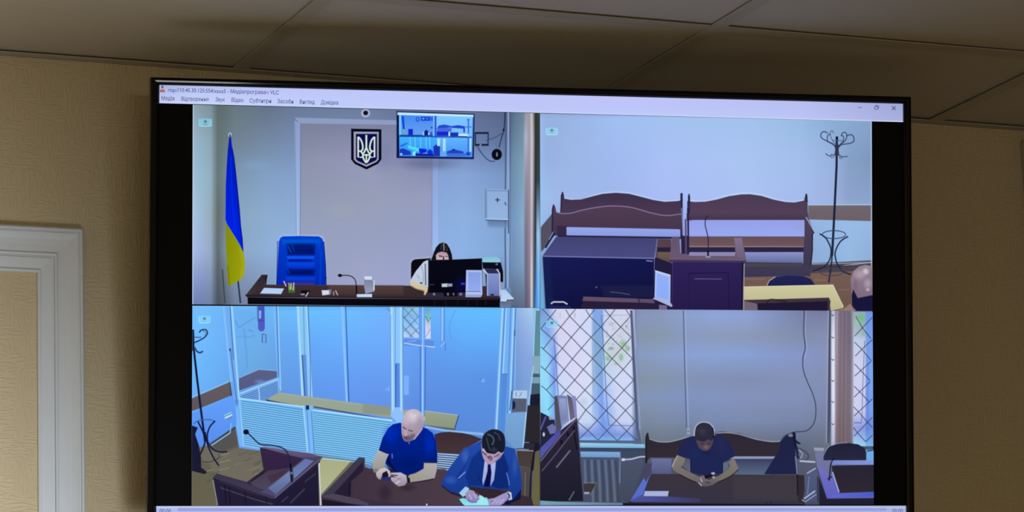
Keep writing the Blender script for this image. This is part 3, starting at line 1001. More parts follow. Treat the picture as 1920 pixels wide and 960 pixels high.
# ---------------- view 2: public benches (upper right)
ur = Pane([(1012.4, 212.6), (1634.4, 227.6), (1635.6, 583.0), (1013.2, 578.6)])
pc = Pic('camera_view', ur, tv, 'camera view of courtroom benches against a pale blue wall')
pc.grid([1008, 1024, 1050, 1150, 1250, 1400, 1500, 1560, 1590, 1640], [208, 222, 300, 370, 420, 500, 590],
        [[(140, 165, 215), (140, 165, 205), (140, 165, 205), (142, 168, 212), (146, 172, 215), (145, 170, 210), (140, 168, 202), (128, 160, 195), (126, 158, 194), (120, 150, 190)],
         [(160, 190, 240), (150, 178, 226), (152, 178, 226), (160, 190, 242), (163, 194, 240), (163, 194, 238), (152, 188, 226), (138, 172, 212), (136, 170, 210), (132, 162, 205)],
         [(150, 192, 242), (150, 178, 224), (155, 180, 226), (160, 186, 238), (170, 192, 246), (170, 196, 242), (164, 190, 236), (152, 178, 224), (136, 160, 198), (124, 150, 186)],
         [(150, 195, 245), (160, 190, 236), (158, 184, 234), (160, 182, 236), (170, 190, 246), (170, 194, 242), (164, 188, 236), (158, 178, 226), (140, 162, 202), (136, 162, 204)],
         [(150, 195, 240), (150, 180, 225), (150, 175, 220), (150, 168, 236), (152, 170, 238), (152, 168, 232), (150, 176, 224), (150, 184, 228), (152, 188, 230), (150, 182, 226)],
         [(120, 170, 215), (120, 150, 190), (120, 140, 190), (120, 130, 190), (120, 130, 190), (130, 135, 170), (140, 165, 205), (140, 178, 218), (148, 184, 224), (140, 170, 210)],
         [(110, 190, 240), (100, 160, 200), (60, 60, 80), (60, 60, 80), (60, 60, 80), (80, 70, 70), (80, 70, 70), (90, 75, 70), (90, 75, 70), (90, 75, 70)]])
zz(1310, 390, 4.8)
pc.poly([(985, -25), (1560, -25), (1560, 118), (985, 104)], (112, 102, 110), (108, 96, 102))
pc.line([(985, -28), (1556, -30)], 1.6, (176, 194, 228))
pc.poly([(400, 488), (960, 500), (1570, 470), (1570, 700), (400, 700)], (74, 68, 82), (70, 62, 74))
pc.line([(1010, 505), (1560, 490)], 1.8, (148, 152, 172))
pc.poly([(400, 620), (1570, 560), (1570, 960), (400, 960)], (116, 92, 84), (104, 82, 74))
pc.line([(1300, 520), (1420, 505), (1560, 488)], 1.4, (170, 168, 176))
pc.line([(1010, 540), (1380, 520)], 2.4, (56, 52, 64))
pc.line([(420, 640), (600, 640)], 1.6, (140, 112, 98), a=0.7)
pc.line([(1040, 648), (1150, 650)], 1.8, (150, 118, 100), a=0.7)
pc.line([(1260, 735), (1360, 735)], 1.6, (140, 112, 98), a=0.7)
pc.soft(1120, 620, 140, 60, (128, 92, 76), 0.5)
zz(1000, 390, 4.8)
pc.poly([(60, 180), (160, 60), (190, 20), (190, 250), (110, 350), (70, 400)], (84, 80, 96))
pc.poly([(48, -400), (66, -400), (66, 400), (60, 900), (48, 900)], (150, 200, 245), (110, 200, 245), a=0.9)
zz()
pc.line([(1633.2, 227), (1634.4, 583)], 1.8, (190, 206, 236), a=0.8)
pane_icon(pc, 1023.5, 239, 0.92, (150, 228, 246))
V2 = pc.build()

pc = Pic('bench_image', ur, V2, 'dark wooden bench with a wavy back on the left of the wall')
zz(1000, 200, 4.8)
pc.line([(248, 790), (276, 785), (290, 825), (430, 835), (520, 805), (620, 778), (740, 768), (860, 776), (980, 806), (1080, 832), (1180, 848), (1320, 838)], 2.2, (196, 210, 244), sm=True, a=0.7)
pc.poly([(246, 1000), (250, 790), (262, 764), (276, 790), (280, 828), (340, 838), (430, 834), (520, 810), (620, 785), (740, 775), (860, 784), (980, 814), (1080, 840), (1180, 856), (1300, 850), (1325, 842), (1325, 1000)], (62, 48, 74), (76, 58, 82))
pc.line([(246, 960), (252, 800), (264, 768)], 2.4, (36, 32, 62))
pc.rect(1322, 778, 1344, 1180, (40, 34, 66))
pc.build()
pc = Pic('bench_image', ur, V2, 'second wooden bench with a wavy back standing before the first')
zz(1000, 390, 4.8)
pc.poly([(166, 250), (168, 0), (182, -36), (200, 0), (206, 36), (260, 48), (340, 44), (430, 22), (560, -4), (700, -18), (850, -10), (960, 16), (1080, 50), (1200, 68), (1330, 54), (1330, 200), (1310, 192), (300, 172), (292, 246), (220, 250)], (80, 62, 84), (70, 52, 76))
pc.line([(206, 38), (260, 50), (340, 46), (430, 22), (560, -4), (700, -18), (850, -10), (960, 16), (1080, 50), (1200, 68), (1330, 54)], 1.6, (146, 126, 168), sm=True, a=0.85)
pc.line([(170, 240), (172, 20), (182, -30)], 2.8, (40, 34, 66))
pc.poly([(210, 160), (300, 165), (300, 250), (215, 255)], (52, 42, 72))
pc.poly([(298, 178), (1312, 196), (1310, 256), (300, 240)], (150, 166, 238), (138, 154, 222))
pc.poly([(220, 244), (1330, 260), (1330, 280), (215, 268)], (40, 34, 66))
pc.line([(190, 220), (150, 290), (108, 360)], 3.4, (26, 28, 66))
pc.line([(180, 215), (140, 285)], 1.4, (130, 140, 190))
pc.build()
pc = Pic('bench_image', ur, V2, 'long wooden bench to the right with an open back')
zz(1310, 200, 4.8)
pc.line([(-90, 845), (60, 846), (160, 826), (270, 796), (380, 780), (460, 778), (560, 792), (680, 830), (780, 850), (860, 854), (950, 838)], 2.2, (200, 214, 246), sm=True, a=0.7)
pc.poly([(-105, 1030), (-105, 850), (-40, 858), (60, 855), (160, 836), (270, 806), (380, 790), (460, 788), (560, 802), (680, 838), (780, 858), (860, 862), (945, 846), (958, 800), (966, 782), (978, 800), (984, 1030)], (74, 58, 82), (84, 66, 90))
pc.line([(-88, 800), (-88, 1100)], 4.0, (44, 38, 74))
pc.line([(-88, 785), (-86, 860)], 2.6, (22, 26, 52))
pc.line([(966, 784), (972, 860)], 3.0, (30, 34, 56))
zz(1310, 390, 4.8)
pc.rect(-110, 50, 985, 112, (80, 62, 84), (66, 52, 78))
pc.line([(-60, 112), (950, 112)], 1.4, (150, 160, 220))
pc.poly([(-110, 112), (950, 112), (946, 256), (-110, 250)], (150, 160, 232), (152, 170, 240))
pc.soft(900, 170, 60, 60, (150, 164, 206), 0.7)
pc.poly([(-110, 256), (960, 256), (990, 350), (-110, 350)], (102, 78, 88), (112, 86, 90))
pc.line([(-110, 346), (980, 348)], 1.6, (150, 124, 124))
pc.rect(-110, 352, 990, 398, (44, 34, 66))
pc.poly([(400, 400), (935, 404), (935, 500), (410, 488)], (136, 146, 206), (96, 104, 144))
pc.line([(400, 492), (935, 500)], 2.4, (58, 58, 84))
pc.poly([(950, 60), (985, 90), (1038, 218), (1028, 240), (1020, 420), (1002, 620), (936, 600), (940, 400), (950, 260)], (78, 66, 92), (58, 52, 78))
pc.line([(968, 92), (1000, 140), (1036, 222), (1022, 236), (1022, 380), (1008, 520)], 2.4, (34, 34, 54))
pc.line([(966, 84), (1040, 214)], 1.2, (190, 196, 220))
pc.poly([(410, 530), (1004, 520), (1000, 610), (410, 622)], (66, 58, 82), (58, 54, 84))
pc.build()
pc = Pic('coat_stand_image', ur, V2, 'dark coat stand with curled hooks and a ring foot')
zz(1520, 230, 12)
dk = (46, 58, 92)
pc.line([(585, 310), (580, 960), (535, 1920), (510, 2420), (480, 2995)], 4.4, (26, 32, 60))
pc.line([(590, 310), (590, 420)], 4.0, (18, 22, 46))
pc.line([(560, 560), (500, 490), (380, 425), (250, 350), (222, 280), (260, 215), (320, 205), (380, 240)], 2.0, dk, sm=True)
pc.line([(560, 540), (480, 470), (380, 420), (370, 330), (400, 270), (450, 262)], 1.9, dk, sm=True)
pc.line([(560, 500), (480, 390), (440, 300), (436, 220), (468, 185), (505, 205), (506, 245)], 1.6, (84, 100, 138), sm=True)
pc.line([(620, 560), (690, 500), (800, 480), (930, 450), (972, 390), (950, 300), (880, 272), (810, 300)], 2.0, dk, sm=True)
pc.line([(620, 540), (700, 470), (770, 410), (804, 330), (800, 250), (760, 216), (710, 240), (680, 300)], 1.9, dk, sm=True)
pc.line([(620, 520), (720, 430), (740, 350), (720, 300), (680, 300)], 1.8, dk, sm=True)
pc.line([(480, 400), (740, 405)], 1.4, (80, 96, 136))
pc.poly([(540, 500), (640, 500), (626, 620), (640, 740), (530, 740), (546, 620)], (44, 50, 80))
pc.line([(540, 720), (430, 745), (370, 730), (335, 690)], 1.9, (62, 74, 106), sm=True)
pc.line([(640, 720), (690, 770), (830, 758)], 1.9, (62, 74, 106), sm=True)
pc.line([(480, 700), (440, 760), (480, 790), (530, 750)], 1.4, (84, 98, 132), sm=True)
pc.line([(640, 750), (660, 810), (700, 790), (690, 740)], 1.4, (84, 98, 132), sm=True)
zz(1310, 390, 4.8)
pc.ell(1216, 240, 106, 38, (40, 50, 84), a=0.0)
pc.line([(1216 + 106 * math.cos(t * math.pi / 10), 240 + 36 * math.sin(t * math.pi / 10)) for t in range(21)], 1.9, (50, 62, 98))
pc.line([(1086, 232), (1140, 268), (1180, 340), (1190, 400), (1170, 480), (1110, 540), (1020, 568)], 2.8, (30, 36, 62), sm=True)
pc.line([(1344, 256), (1280, 296), (1240, 360), (1226, 420), (1244, 500), (1296, 570), (1370, 598)], 2.8, (30, 36, 62), sm=True)
pc.line([(1204, 280), (1196, 480), (1170, 670)], 3.0, (34, 38, 62))
pc.line([(1194 + 106 * math.cos(t * math.pi / 10), 575 + 34 * math.sin(t * math.pi / 10)) for t in range(21)], 1.7, (62, 62, 84))
pc.build()
pc = Pic('chair_image', ur, V2, 'dark blue chair back')
pc.poly([(612, 705), (630, 660), (680, 622), (800, 608), (940, 612), (1010, 640), (1044, 690), (1044, 710)], (32, 36, 88), (30, 32, 74))
pc.line([(612, 700), (632, 655), (690, 618)], 1.4, (170, 164, 168))
pc.build()
pc = Pic('table_image', ur, V2, 'light wooden table top')
pc.poly([(402, 714), (1210, 696), (1300, 900), (1190, 925), (1170, 810), (402, 826)], (206, 200, 158), (186, 180, 140))
pc.line([(402, 712), (1208, 694), (1300, 890)], 1.6, (226, 220, 186))
pc.build()
pc = Pic('laptop_image', ur, V2, 'dark open laptop on the light table')
pc.poly([(400, 832), (1170, 806), (1186, 840), (1172, 930), (400, 935)], (62, 50, 62))
pc.poly([(524, 860), (1160, 838), (1158, 930), (528, 930)], (30, 24, 50))
pc.poly([(400, 836), (524, 862), (530, 930), (400, 935)], (112, 98, 114))
pc.line([(612, 860), (625, 836), (660, 820), (790, 846)], 1.6, (28, 24, 38), sm=True)
pc.build()
pc = Pic('person_image', ur, V2, 'bald head of a person seated at the edge of the view')
pc.poly([(1378, 860), (1366, 640), (1390, 570), (1440, 528), (1500, 512), (1580, 530), (1580, 935), (1400, 930)], (150, 132, 150), (112, 92, 112), (0, 1), sm=False)
pc.poly([(1376, 780), (1388, 730), (1430, 810), (1580, 780), (1580, 940), (1420, 930), (1378, 880)], (24, 22, 58))
pc.soft(1500, 572, 40, 40, (214, 204, 216), 0.9)
pc.soft(1450, 600, 70, 60, (182, 160, 172), 0.8)
pc.soft(1520, 680, 50, 60, (176, 168, 182), 0.7)
pc.soft(1410, 700, 30, 80, (120, 92, 108), 0.6)
pc.soft(1520, 735, 24, 20, (210, 196, 200), 0.7)
pc.poly([(1300, 910), (1365, 860), (1390, 910), (1420, 930), (1190, 935)], (150, 122, 112))
pc.build()
pc = Pic('cabinet_image', ur, V2, 'wide dark blue office machine with a flat grey top')
zz(1000, 390, 4.8)
pc.poly([(1080, 275), (1240, 280), (1245, 500), (1110, 520)], (84, 64, 74))
pc.rect(1115, 355, 1235, 395, (40, 30, 62))
pc.rect(1115, 398, 1240, 498, (112, 90, 84), (88, 72, 62))
pc.poly([(1090, 440), (1250, 500), (1250, 960), (1080, 960)], (34, 28, 62))
pc.poly([(205, 258), (1118, 276), (1085, 456), (78, 436)], (66, 66, 116), (74, 76, 130))
pc.poly([(82, 436), (1086, 456), (1084, 820), (440, 870), (430, 930), (110, 930)], (24, 26, 86), (14, 18, 58), (0.2, 1))
pc.poly([(82, 440), (150, 440), (180, 920), (108, 920)], (24, 34, 82), a=0.6, fe=3)
pc.poly([(600, 700), (1084, 700), (1084, 810), (640, 800)], (32, 34, 74), a=0.6, fe=3)
pc.line([(82, 434), (1090, 454)], 1.8, (116, 120, 176))
pc.line([(1114, 280), (1092, 452)], 2.0, (112, 112, 160))
pc.line([(1015, 474), (1072, 480)], 1.8, (130, 134, 172))
pc.line([(690, 755), (780, 765), (870, 780)], 1.4, (76, 80, 116))
pc.ell(566, 714, 8, 8, (84, 88, 120))
pc.build()
pc = Pic('desk_image', ur, V2, 'dark desk edge along the foot of the view')
pc.poly([(440, 870), (450, 800), (940, 822), (1100, 826), (1130, 930), (430, 920)], (40, 30, 60))
pc.poly([(440, 836), (450, 798), (938, 816), (948, 852)], (98, 78, 102))
pc.poly([(948, 818), (1080, 822), (1090, 858), (958, 850)], (94, 76, 104))
pc.poly([(150, 880), (330, 880), (360, 930), (120, 930)], (30, 34, 88), a=0.9)
pc.line([(156, 862), (180, 846), (270, 846), (306, 866)], 2.6, (186, 192, 220))
pc.build()
pc = Pic('code_sheet_image', ur, V2, 'pale sheet in a slanted holder beside the lectern')
pc.poly([(1094, 562), (1232, 604), (1230, 860), (1086, 822)], (176, 194, 246), (158, 184, 250))
pc.poly([(1110, 590), (1216, 622), (1214, 830), (1104, 800)], (146, 174, 246), (140, 172, 250))
pc.line([(1092, 565), (1232, 606)], 1.4, (206, 216, 248))
pc.poly([(1074, 815), (1092, 800), (1230, 850), (1252, 880), (1240, 890)], (172, 176, 216))
pc.poly([(1130, 870), (1200, 880), (1200, 930), (1130, 930)], (116, 100, 136))
pc.line([(1090, 565), (1084, 810)], 1.8, (22, 24, 60))
pc.build()
pc = Pic('lectern_image', ur, V2, 'dark wooden lectern with raised sides')
pc.poly([(1246, 262), (1312, 258), (1322, 408), (1818, 412), (1800, 268), (1878, 268), (1914, 470), (1222, 470)], (98, 82, 108), (106, 88, 112))
pc.poly([(1326, 250), (1390, 250), (1390, 415), (1330, 412)], (42, 34, 62))
pc.line([(1368, 100), (1372, 415)], 3.2, (84, 72, 110))
pc.line([(1390, 0), (1394, 420)], 3.6, (40, 34, 70))
pc.line([(1332, 0), (1345, 240)], 2.0, (150, 142, 180), a=0.6)
pc.poly([(1400, 408), (1812, 412), (1812, 432), (1400, 430)], (150, 138, 178), a=0.9)
pc.poly([(1804, 270), (1874, 270), (1906, 462), (1830, 440)], (128, 112, 140), (110, 92, 120))
pc.poly([(1224, 466), (1914, 472), (1912, 490), (1226, 486)], (66, 50, 84))
pc.poly([(1248, 484), (1890, 488), (1882, 940), (1250, 935)], (46, 34, 88), (38, 26, 72))
pc.line([(1400, 580), (1396, 900)], 1.6, (34, 24, 66))
pc.line([(1396, 590), (1752, 582), (1756, 900)], 2.2, (32, 22, 62))
pc.line([(1446, 638), (1696, 640)], 2.0, (98, 80, 124), a=0.8)
pc.line([(1880, 490), (1874, 930)], 2.6, (24, 18, 46))
pc.line([(1896, 500), (1890, 930)], 1.4, (176, 172, 180), a=0.7)
pc.build()
pc = Pic('microphone_image', ur, V2, 'thin gooseneck microphone on the lectern')
zz(1310, 390, 4.8)
pc.line([(82, 70), (62, 95), (56, 150), (72, 220), (84, 290), (82, 400)], 2.0, (40, 32, 66), sm=True)
pc.line([(82, 380), (82, 440)], 3.4, (20, 16, 40))
pc.line([(60, 440), (104, 440)], 2.6, (150, 150, 190))
pc.build()
zz()

# ---------------- view 3: glass dock and two people at a table (lower left)
ll = Pane([(360.6, 573.2), (1012.0, 577.4), (1012.0, 947.6), (359.2, 948.6)])
pc = Pic('camera_view', ll, tv, 'camera view of a glass dock and a table in bright blue light')
pc.grid([352, 370, 430, 470, 515, 570, 640, 740, 800, 870, 940, 975, 1015], [568, 585, 640, 700, 760, 830, 950],
        [[(120, 190, 240)] * 4 + [(90, 165, 235)] * 2 + [(95, 170, 240)] * 3 + [(96, 176, 240), (96, 172, 235), (120, 175, 225), (140, 180, 215)],
         [(110, 184, 252), (116, 190, 254), (108, 180, 246), (106, 176, 240), (110, 186, 246), (106, 190, 255), (110, 190, 255), (116, 178, 254), (104, 180, 250), (100, 188, 255), (100, 190, 255), (150, 196, 236), (150, 195, 225)],
         [(108, 186, 255), (112, 188, 255), (108, 176, 246), (110, 176, 236), (106, 168, 236), (102, 170, 250), (106, 176, 252), (112, 170, 250), (100, 160, 244), (98, 172, 250), (96, 172, 250), (146, 190, 236), (145, 185, 215)],
         [(106, 182, 252), (110, 184, 252), (104, 170, 240), (106, 168, 224), (104, 160, 226), (98, 158, 240), (100, 160, 244), (106, 158, 242), (96, 150, 232), (94, 150, 232), (92, 148, 230), (136, 178, 230), (130, 170, 200)],
         [(104, 170, 246), (106, 172, 246), (100, 160, 235), (96, 150, 220), (98, 150, 220), (96, 148, 232), (98, 150, 236), (100, 148, 232), (92, 140, 222), (90, 142, 224), (88, 142, 222), (120, 165, 220), (110, 150, 190)],
         [(100, 160, 245), (102, 160, 245), (100, 150, 230), (96, 150, 225), (98, 160, 230), (98, 165, 235), (98, 165, 235), (100, 160, 230), (92, 140, 222), (86, 136, 214), (90, 140, 215), (110, 155, 205), (90, 110, 140)],
         [(80, 90, 110), (80, 90, 110), (90, 100, 110), (100, 110, 110), (110, 110, 100), (110, 110, 100), (100, 110, 120), (80, 90, 120), (70, 80, 120), (60, 70, 110), (60, 60, 80), (60, 60, 70), (60, 60, 60)]])
zz(350, 570, 4.8)
# faint figures reflected in the glass
pc.line([(440, 150), (470, 210), (520, 180), (570, 150), (620, 120)], 2, (84, 136, 200), sm=True, a=0.6)
pc.line([(450, 300), (500, 290), (560, 300), (610, 280)], 2, (88, 142, 204), sm=True, a=0.5)
pc.line([(515, 220), (535, 400), (545, 580)], 3.0, (94, 146, 208), a=0.5)
pc.line([(550, 230), (600, 250)], 4, (90, 142, 206), a=0.4)
pc.poly([(640, 20), (700, 20), (704, 220), (690, 244), (660, 246), (642, 225)], (62, 84, 190), (84, 90, 190))
pc.poly([(650, 60), (672, 60), (668, 130), (650, 130)], (150, 190, 240), a=0.8)
pc.line([(640, 150), (700, 150)], 1.6, (60, 70, 160))
pc.line([(636, 20), (638, 150)], 1.6, (50, 84, 160), a=0.7)
pc.line([(680, 272), (712, 274), (714, 346), (680, 344), (680, 268)], 1.6, (60, 76, 130))
# brown wall band, seen beside and through the glass
pc.poly([(45, 850), (390, 700), (410, 820), (130, 935), (45, 965)], (100, 92, 96), (92, 84, 92))
pc.line([(45, 838), (390, 694)], 1.8, (150, 196, 240), a=0.7)
pc.poly([(470, 670), (650, 592), (812, 604), (812, 660), (640, 720), (470, 780)], (90, 96, 132), (84, 90, 134))
pc.line([(470, 664), (650, 586), (810, 600)], 1.6, (140, 180, 222), a=0.6)
pc.soft(660, 700, 70, 30, (120, 150, 210), 0.6)
# louvred side of the dock
pc.poly([(480, 800), (840, 670), (840, 800), (690, 880), (480, 860)], (112, 168, 232))
for i in range(7):
    pc.line([(490, 836 + i * 18), (650, 772 + i * 19), (820, 706 + i * 18)], 1.5, (66, 96, 160), a=0.85)
pc.line([(480, 806), (650, 740), (830, 672)], 2.4, (168, 212, 250))
pc.line([(648, 752), (656, 870)], 2.2, (156, 204, 246))
# floor and lower wall
zz(350, 760, 4.8)
pc.poly([(40, 330), (440, 190), (470, 370), (680, 400), (1100, 420), (1500, 480), (1632, 560), (1632, 950), (30, 950)], (106, 102, 94), (116, 110, 94), (-0.2, 1))
pc.poly([(40, 460), (200, 520), (300, 700), (260, 950), (40, 950)], (92, 88, 66), a=0.6, fe=4)
pc.poly([(200, 330), (440, 195), (470, 370), (330, 420), (230, 400)], (70, 72, 78), a=0.7, fe=4)
random.seed(3)
for i in range(30):
    x, y = random.uniform(150, 620), random.uniform(420, 850)
    pc.line([(x, y), (x + random.uniform(50, 110), y - random.uniform(20, 45))], 1.7, random.choice([(132, 128, 104), (150, 142, 112), (74, 72, 60), (120, 114, 90)]), a=0.6)
pc.poly([(45, 70), (430, -90), (440, 190), (380, 225), (220, 350), (100, 380), (45, 330)], (98, 160, 250), (88, 140, 238))
pc.line([(210, 350), (380, 236), (440, 196)], 3.4, (56, 72, 76))
pc.line([(220, 362), (390, 248), (400, 160)], 2.0, (150, 186, 226))
pc.poly([(336, 90), (400, 60), (412, 96), (350, 132)], (170, 220, 246))
pc.line([(340, 100), (404, 72)], 1.3, (60, 84, 120))
pc.line([(350, 128), (408, 100)], 1.3, (70, 90, 130))
pc.poly([(1184, 470), (1480, 500), (1210, 800), (1195, 650)], (168, 172, 130), (178, 182, 140))
pc.line([(1184, 480), (1480, 505)], 1.6, (176, 206, 220), a=0.6)
# window and sill seen through the glass, wall pieces on the right
zz(680, 570, 4.8)
pc.grid([366, 430, 505], [30, 110, 200, 304], [[(110, 186, 226), (140, 196, 210), (150, 205, 225)], [(130, 190, 220), (140, 186, 236), (130, 186, 240)], [(150, 205, 240), (146, 190, 240), (160, 210, 245)], [(190, 215, 245), (180, 205, 240), (190, 210, 240)]])
for dx in range(-2, 4):
    pc.line([(366 + dx * 74, 36), (366 + dx * 74 + 240, 304)], 1.6, (76, 116, 170), a=0.7) if dx < 1 else None
for a_, b_ in (((366, 250), (505, 110)), ((366, 130), (460, 36)), ((420, 300), (505, 210)), ((366, 110), (505, 264)), ((366, 215), (440, 300)), ((430, 36), (505, 120))):
    pc.line([a_, b_], 1.6, (70, 110, 160), a=0.75)
pc.poly([(505, 30), (560, 30), (560, 320), (505, 320)], (98, 158, 236))
pc.grid([562, 588, 612], [36, 120, 200, 312], [[(96, 160, 220), (100, 170, 200), (110, 170, 230)], [(130, 200, 210), (120, 190, 170), (140, 190, 230)], [(206, 206, 238), (210, 200, 230), (190, 200, 240)], [(200, 215, 245), (214, 222, 245), (200, 215, 245)]])
pc.line([(564, 110), (590, 160), (610, 120)], 1.6, (60, 100, 140))
pc.line([(564, 300), (610, 225)], 1.4, (110, 130, 180), a=0.7)
pc.line([(366, 300), (505, 310), (640, 325)], 1.6, (120, 170, 240), a=0.8)
pc.poly([(370, 312), (640, 330), (640, 386), (370, 375)], (92, 142, 226))
pc.line([(372, 352), (520, 376), (650, 388)], 2.0, (176, 214, 250))
pc.line([(400, 340), (480, 330)], 2.0, (130, 186, 244), a=0.7)
pc.line([(702, 36), (700, 370)], 1.6, (110, 150, 226))
pc.line([(716, 36), (714, 330)], 2.2, (164, 196, 238))
pc.line([(735, 36), (735, 340)], 1.4, (84, 130, 210))
pc.line([(700, 385), (742, 340)], 1.8, (150, 196, 246))
pc.line([(742, 345), (742, 420)], 1.3, (74, 118, 200))
pc.line([(835, 60), (790, 150), (780, 250), (800, 320)], 1.3, (84, 140, 226), sm=True, a=0.6)
pc.rect(370, 644, 414, 818, (124, 176, 250))
pc.poly([(195, 775), (245, 735), (245, 790)], (120, 172, 250), a=0.8)
pc.soft(1080, 690, 22, 24, (150, 196, 248), 0.7)
pc.line([(1062, 660), (1068, 690)], 1.6, (66, 112, 196), a=0.7)
pc.grid([1378, 1440, 1530], [36, 250, 500, 760, 860], [[(140, 182, 228), (156, 190, 232), (170, 208, 240)], [(130, 165, 220), (142, 172, 226), (152, 186, 236)], [(120, 155, 214), (130, 162, 220), (134, 168, 226)], [(110, 150, 210), (120, 158, 214), (128, 164, 220)], [(150, 190, 230), (140, 176, 220), (120, 160, 210)]])
pc.poly([(1548, 60), (1600, 60), (1590, 620), (1520, 640)], (92, 136, 150), (100, 140, 150))
pc.line([(1552, 60), (1530, 560)], 2.2, (150, 205, 240))
pc.poly([(1526, 470), (1596, 470), (1592, 630), (1518, 620)], (136, 168, 190))
pc.rect(1518, 628, 1592, 660, (66, 90, 108))
pc.rect(1516, 664, 1590, 712, (124, 160, 180))
pc.rect(1516, 714, 1600, 810, (66, 92, 112))
pc.poly([(1506, 812), (1600, 806), (1600, 1500), (1490, 1500)], (26, 28, 50))
pc.poly([(1350, 780), (1480, 778), (1475, 850), (1346, 848)], (176, 206, 236), a=0.9)
pc.line([(1380, 795), (1380, 835)], 1.6, (110, 140, 180))
pc.line([(1430, 795), (1410, 835)], 1.6, (110, 140, 180))
pc.poly([(1346, 850), (1474, 852), (1468, 970), (1340, 975)], (88, 92, 112))
pc.ell(1352, 910, 22, 40, (24, 34, 68))
pane_icon(pc, 372, 592, 0.92, (150, 226, 246))
V3 = pc.build()

pc = Pic('coat_stand_image', ll, V3, 'dark coat stand with curled hooks cut by the edge of the view')
zz(350, 570, 4.8)
pc.line([(56, 230), (60, 380), (96, 700), (128, 960), (165, 1240)], 4.2, (18, 24, 54))
pc.line([(62, 350), (110, 330), (160, 300), (186, 262), (170, 232), (130, 236), (112, 258)], 2.6, (26, 40, 84), sm=True)
pc.line([(140, 240), (172, 260), (160, 292)], 1.6, (90, 120, 150), sm=True)
pc.line([(56, 300), (130, 300)], 1.8, (60, 76, 124))
pc.line([(70, 390), (90, 425), (120, 438), (146, 424)], 3.2, (40, 58, 104), sm=True)
pc.rect(42, 260, 66, 420, (22, 30, 64))
zz(350, 760, 4.8)
pc.line([(60, 170), (100, 140), (200, 128), (250, 145)], 1.9, (60, 96, 150), sm=True)
pc.line([(100, 145), (150, 250), (165, 320), (140, 400), (100, 480)], 3.2, (18, 26, 54), sm=True)
pc.line([(256, 140), (210, 190), (186, 260), (190, 330), (230, 390), (290, 418), (364, 416)], 3.0, (18, 26, 54), sm=True)
pc.line([(165, 240), (190, 360), (240, 470), (290, 545)], 3.0, (16, 22, 46), sm=True)
pc.line([(140, 505), (200, 510), (280, 480), (296, 440)], 1.6, (50, 56, 66), sm=True)
pc.poly([(44, 180), (100, 200), (76, 260), (110, 360), (130, 480), (130, 560), (185, 600), (160, 620), (44, 590)], (22, 24, 54), (30, 28, 52))
pc.build()

pc = Pic('glass_dock_image', ll, V3, 'pale blue metal frame of a glass dock with louvred panels')
zz(350, 570, 4.8)
LB = (150, 208, 255)
for (xa, ya, xb, yb, w, c) in ((330, 20, 400, 700, 3.2, (132, 192, 250)), (360, 20, 440, 860, 5.0, (116, 172, 240)), (405, 20, 470, 860, 3.4, (158, 212, 255)), (388, 20, 420, 500, 1.4, (60, 100, 170)),
                               (395, 420, 450, 900, 1.6, (60, 100, 176))):
    pc.line([(xa, ya), (xb, yb)], w, c)
pc.line([(385, 700), (400, 830)], 1.6, (50, 60, 84))
pc.rect(382, 400, 398, 425, (50, 76, 130))
for (xa, ya, xb, yb, w, c) in ((785, 20, 830, 760, 3.0, (124, 186, 252)), (808, 20, 826, 660, 1.6, (66, 116, 190)), (820, 20, 845, 780, 1.6, (160, 214, 255))):
    pc.line([(xa, ya), (xb, yb)], w, c)
pc.poly([(985, 20), (1086, 20), (1136, 1010), (1040, 1010)], (134, 200, 248), (140, 196, 250))
pc.line([(1000, 20), (1044, 900)], 2.4, (176, 224, 255))
pc.line([(1050, 20), (1060, 460)], 1.6, (96, 150, 200))
pc.line([(1078, 20), (1130, 940)], 2.6, (166, 218, 255))
pc.poly([(1036, 456), (1074, 456), (1094, 930), (1062, 940)], (96, 146, 222))
pc.line([(1038, 460), (1070, 940)], 2.0, (50, 80, 140))
pc.line([(1090, 20), (1110, 500), (1116, 900)], 1.5, (44, 84, 140), a=0.9)
pc.rect(1078, 920, 1104, 955, (26, 36, 54))
pc.line([(1398, 20), (1440, 880)], 4.0, (138, 194, 255))
pc.line([(1430, 20), (1458, 880)], 1.8, (44, 84, 166))
# bench board inside the dock
pc.poly([(720, 860), (830, 796), (1632, 905), (2400, 1010), (2390, 1120), (1632, 990), (1130, 930), (740, 880)], (156, 168, 150), (146, 158, 142))
pc.line([(715, 868), (1040, 930)], 3.6, (52, 52, 60))
pc.line([(1140, 925), (1632, 1010), (1790, 1040)], 2.6, (72, 78, 92))
pc.line([(840, 806), (1632, 915)], 1.6, (160, 176, 176), a=0.6)
# lower louvred panels
zz(350, 760, 4.8)
pc.poly([(470, -55), (1056, 20), (1085, 430), (660, 400), (470, 365), (440, 190)], (108, 178, 240), (110, 176, 244))
for i in range(21):
    t = i / 21
    pc.line([(492 + i * 1.2, -38 + i * 19.4), (770 + i, 0 + i * 20), (1050 + i * 1.6, 44 + i * 19.4)], 1.5, (64, 120, 172), a=0.85)
    pc.line([(492 + i * 1.2, -28 + i * 19.4), (770 + i, 10 + i * 20), (1050 + i * 1.6, 54 + i * 19.4)], 1.6, (146, 216, 250), a=0.7)
pc.line([(472, -60), (760, -24), (1056, 16)], 3.4, (164, 220, 255))
pc.line([(448, 10), (486, 370)], 4.6, (122, 180, 250))
pc.line([(474, -50), (510, 370)], 2.0, (150, 206, 255))
pc.line([(470, 376), (660, 402)], 2.4, (110, 160, 240))
pc.poly([(1116, 42), (1632, 112), (2000, 165), (2000, 300), (1790, 520), (1632, 510), (1145, 430)], (112, 186, 240), (112, 184, 240))
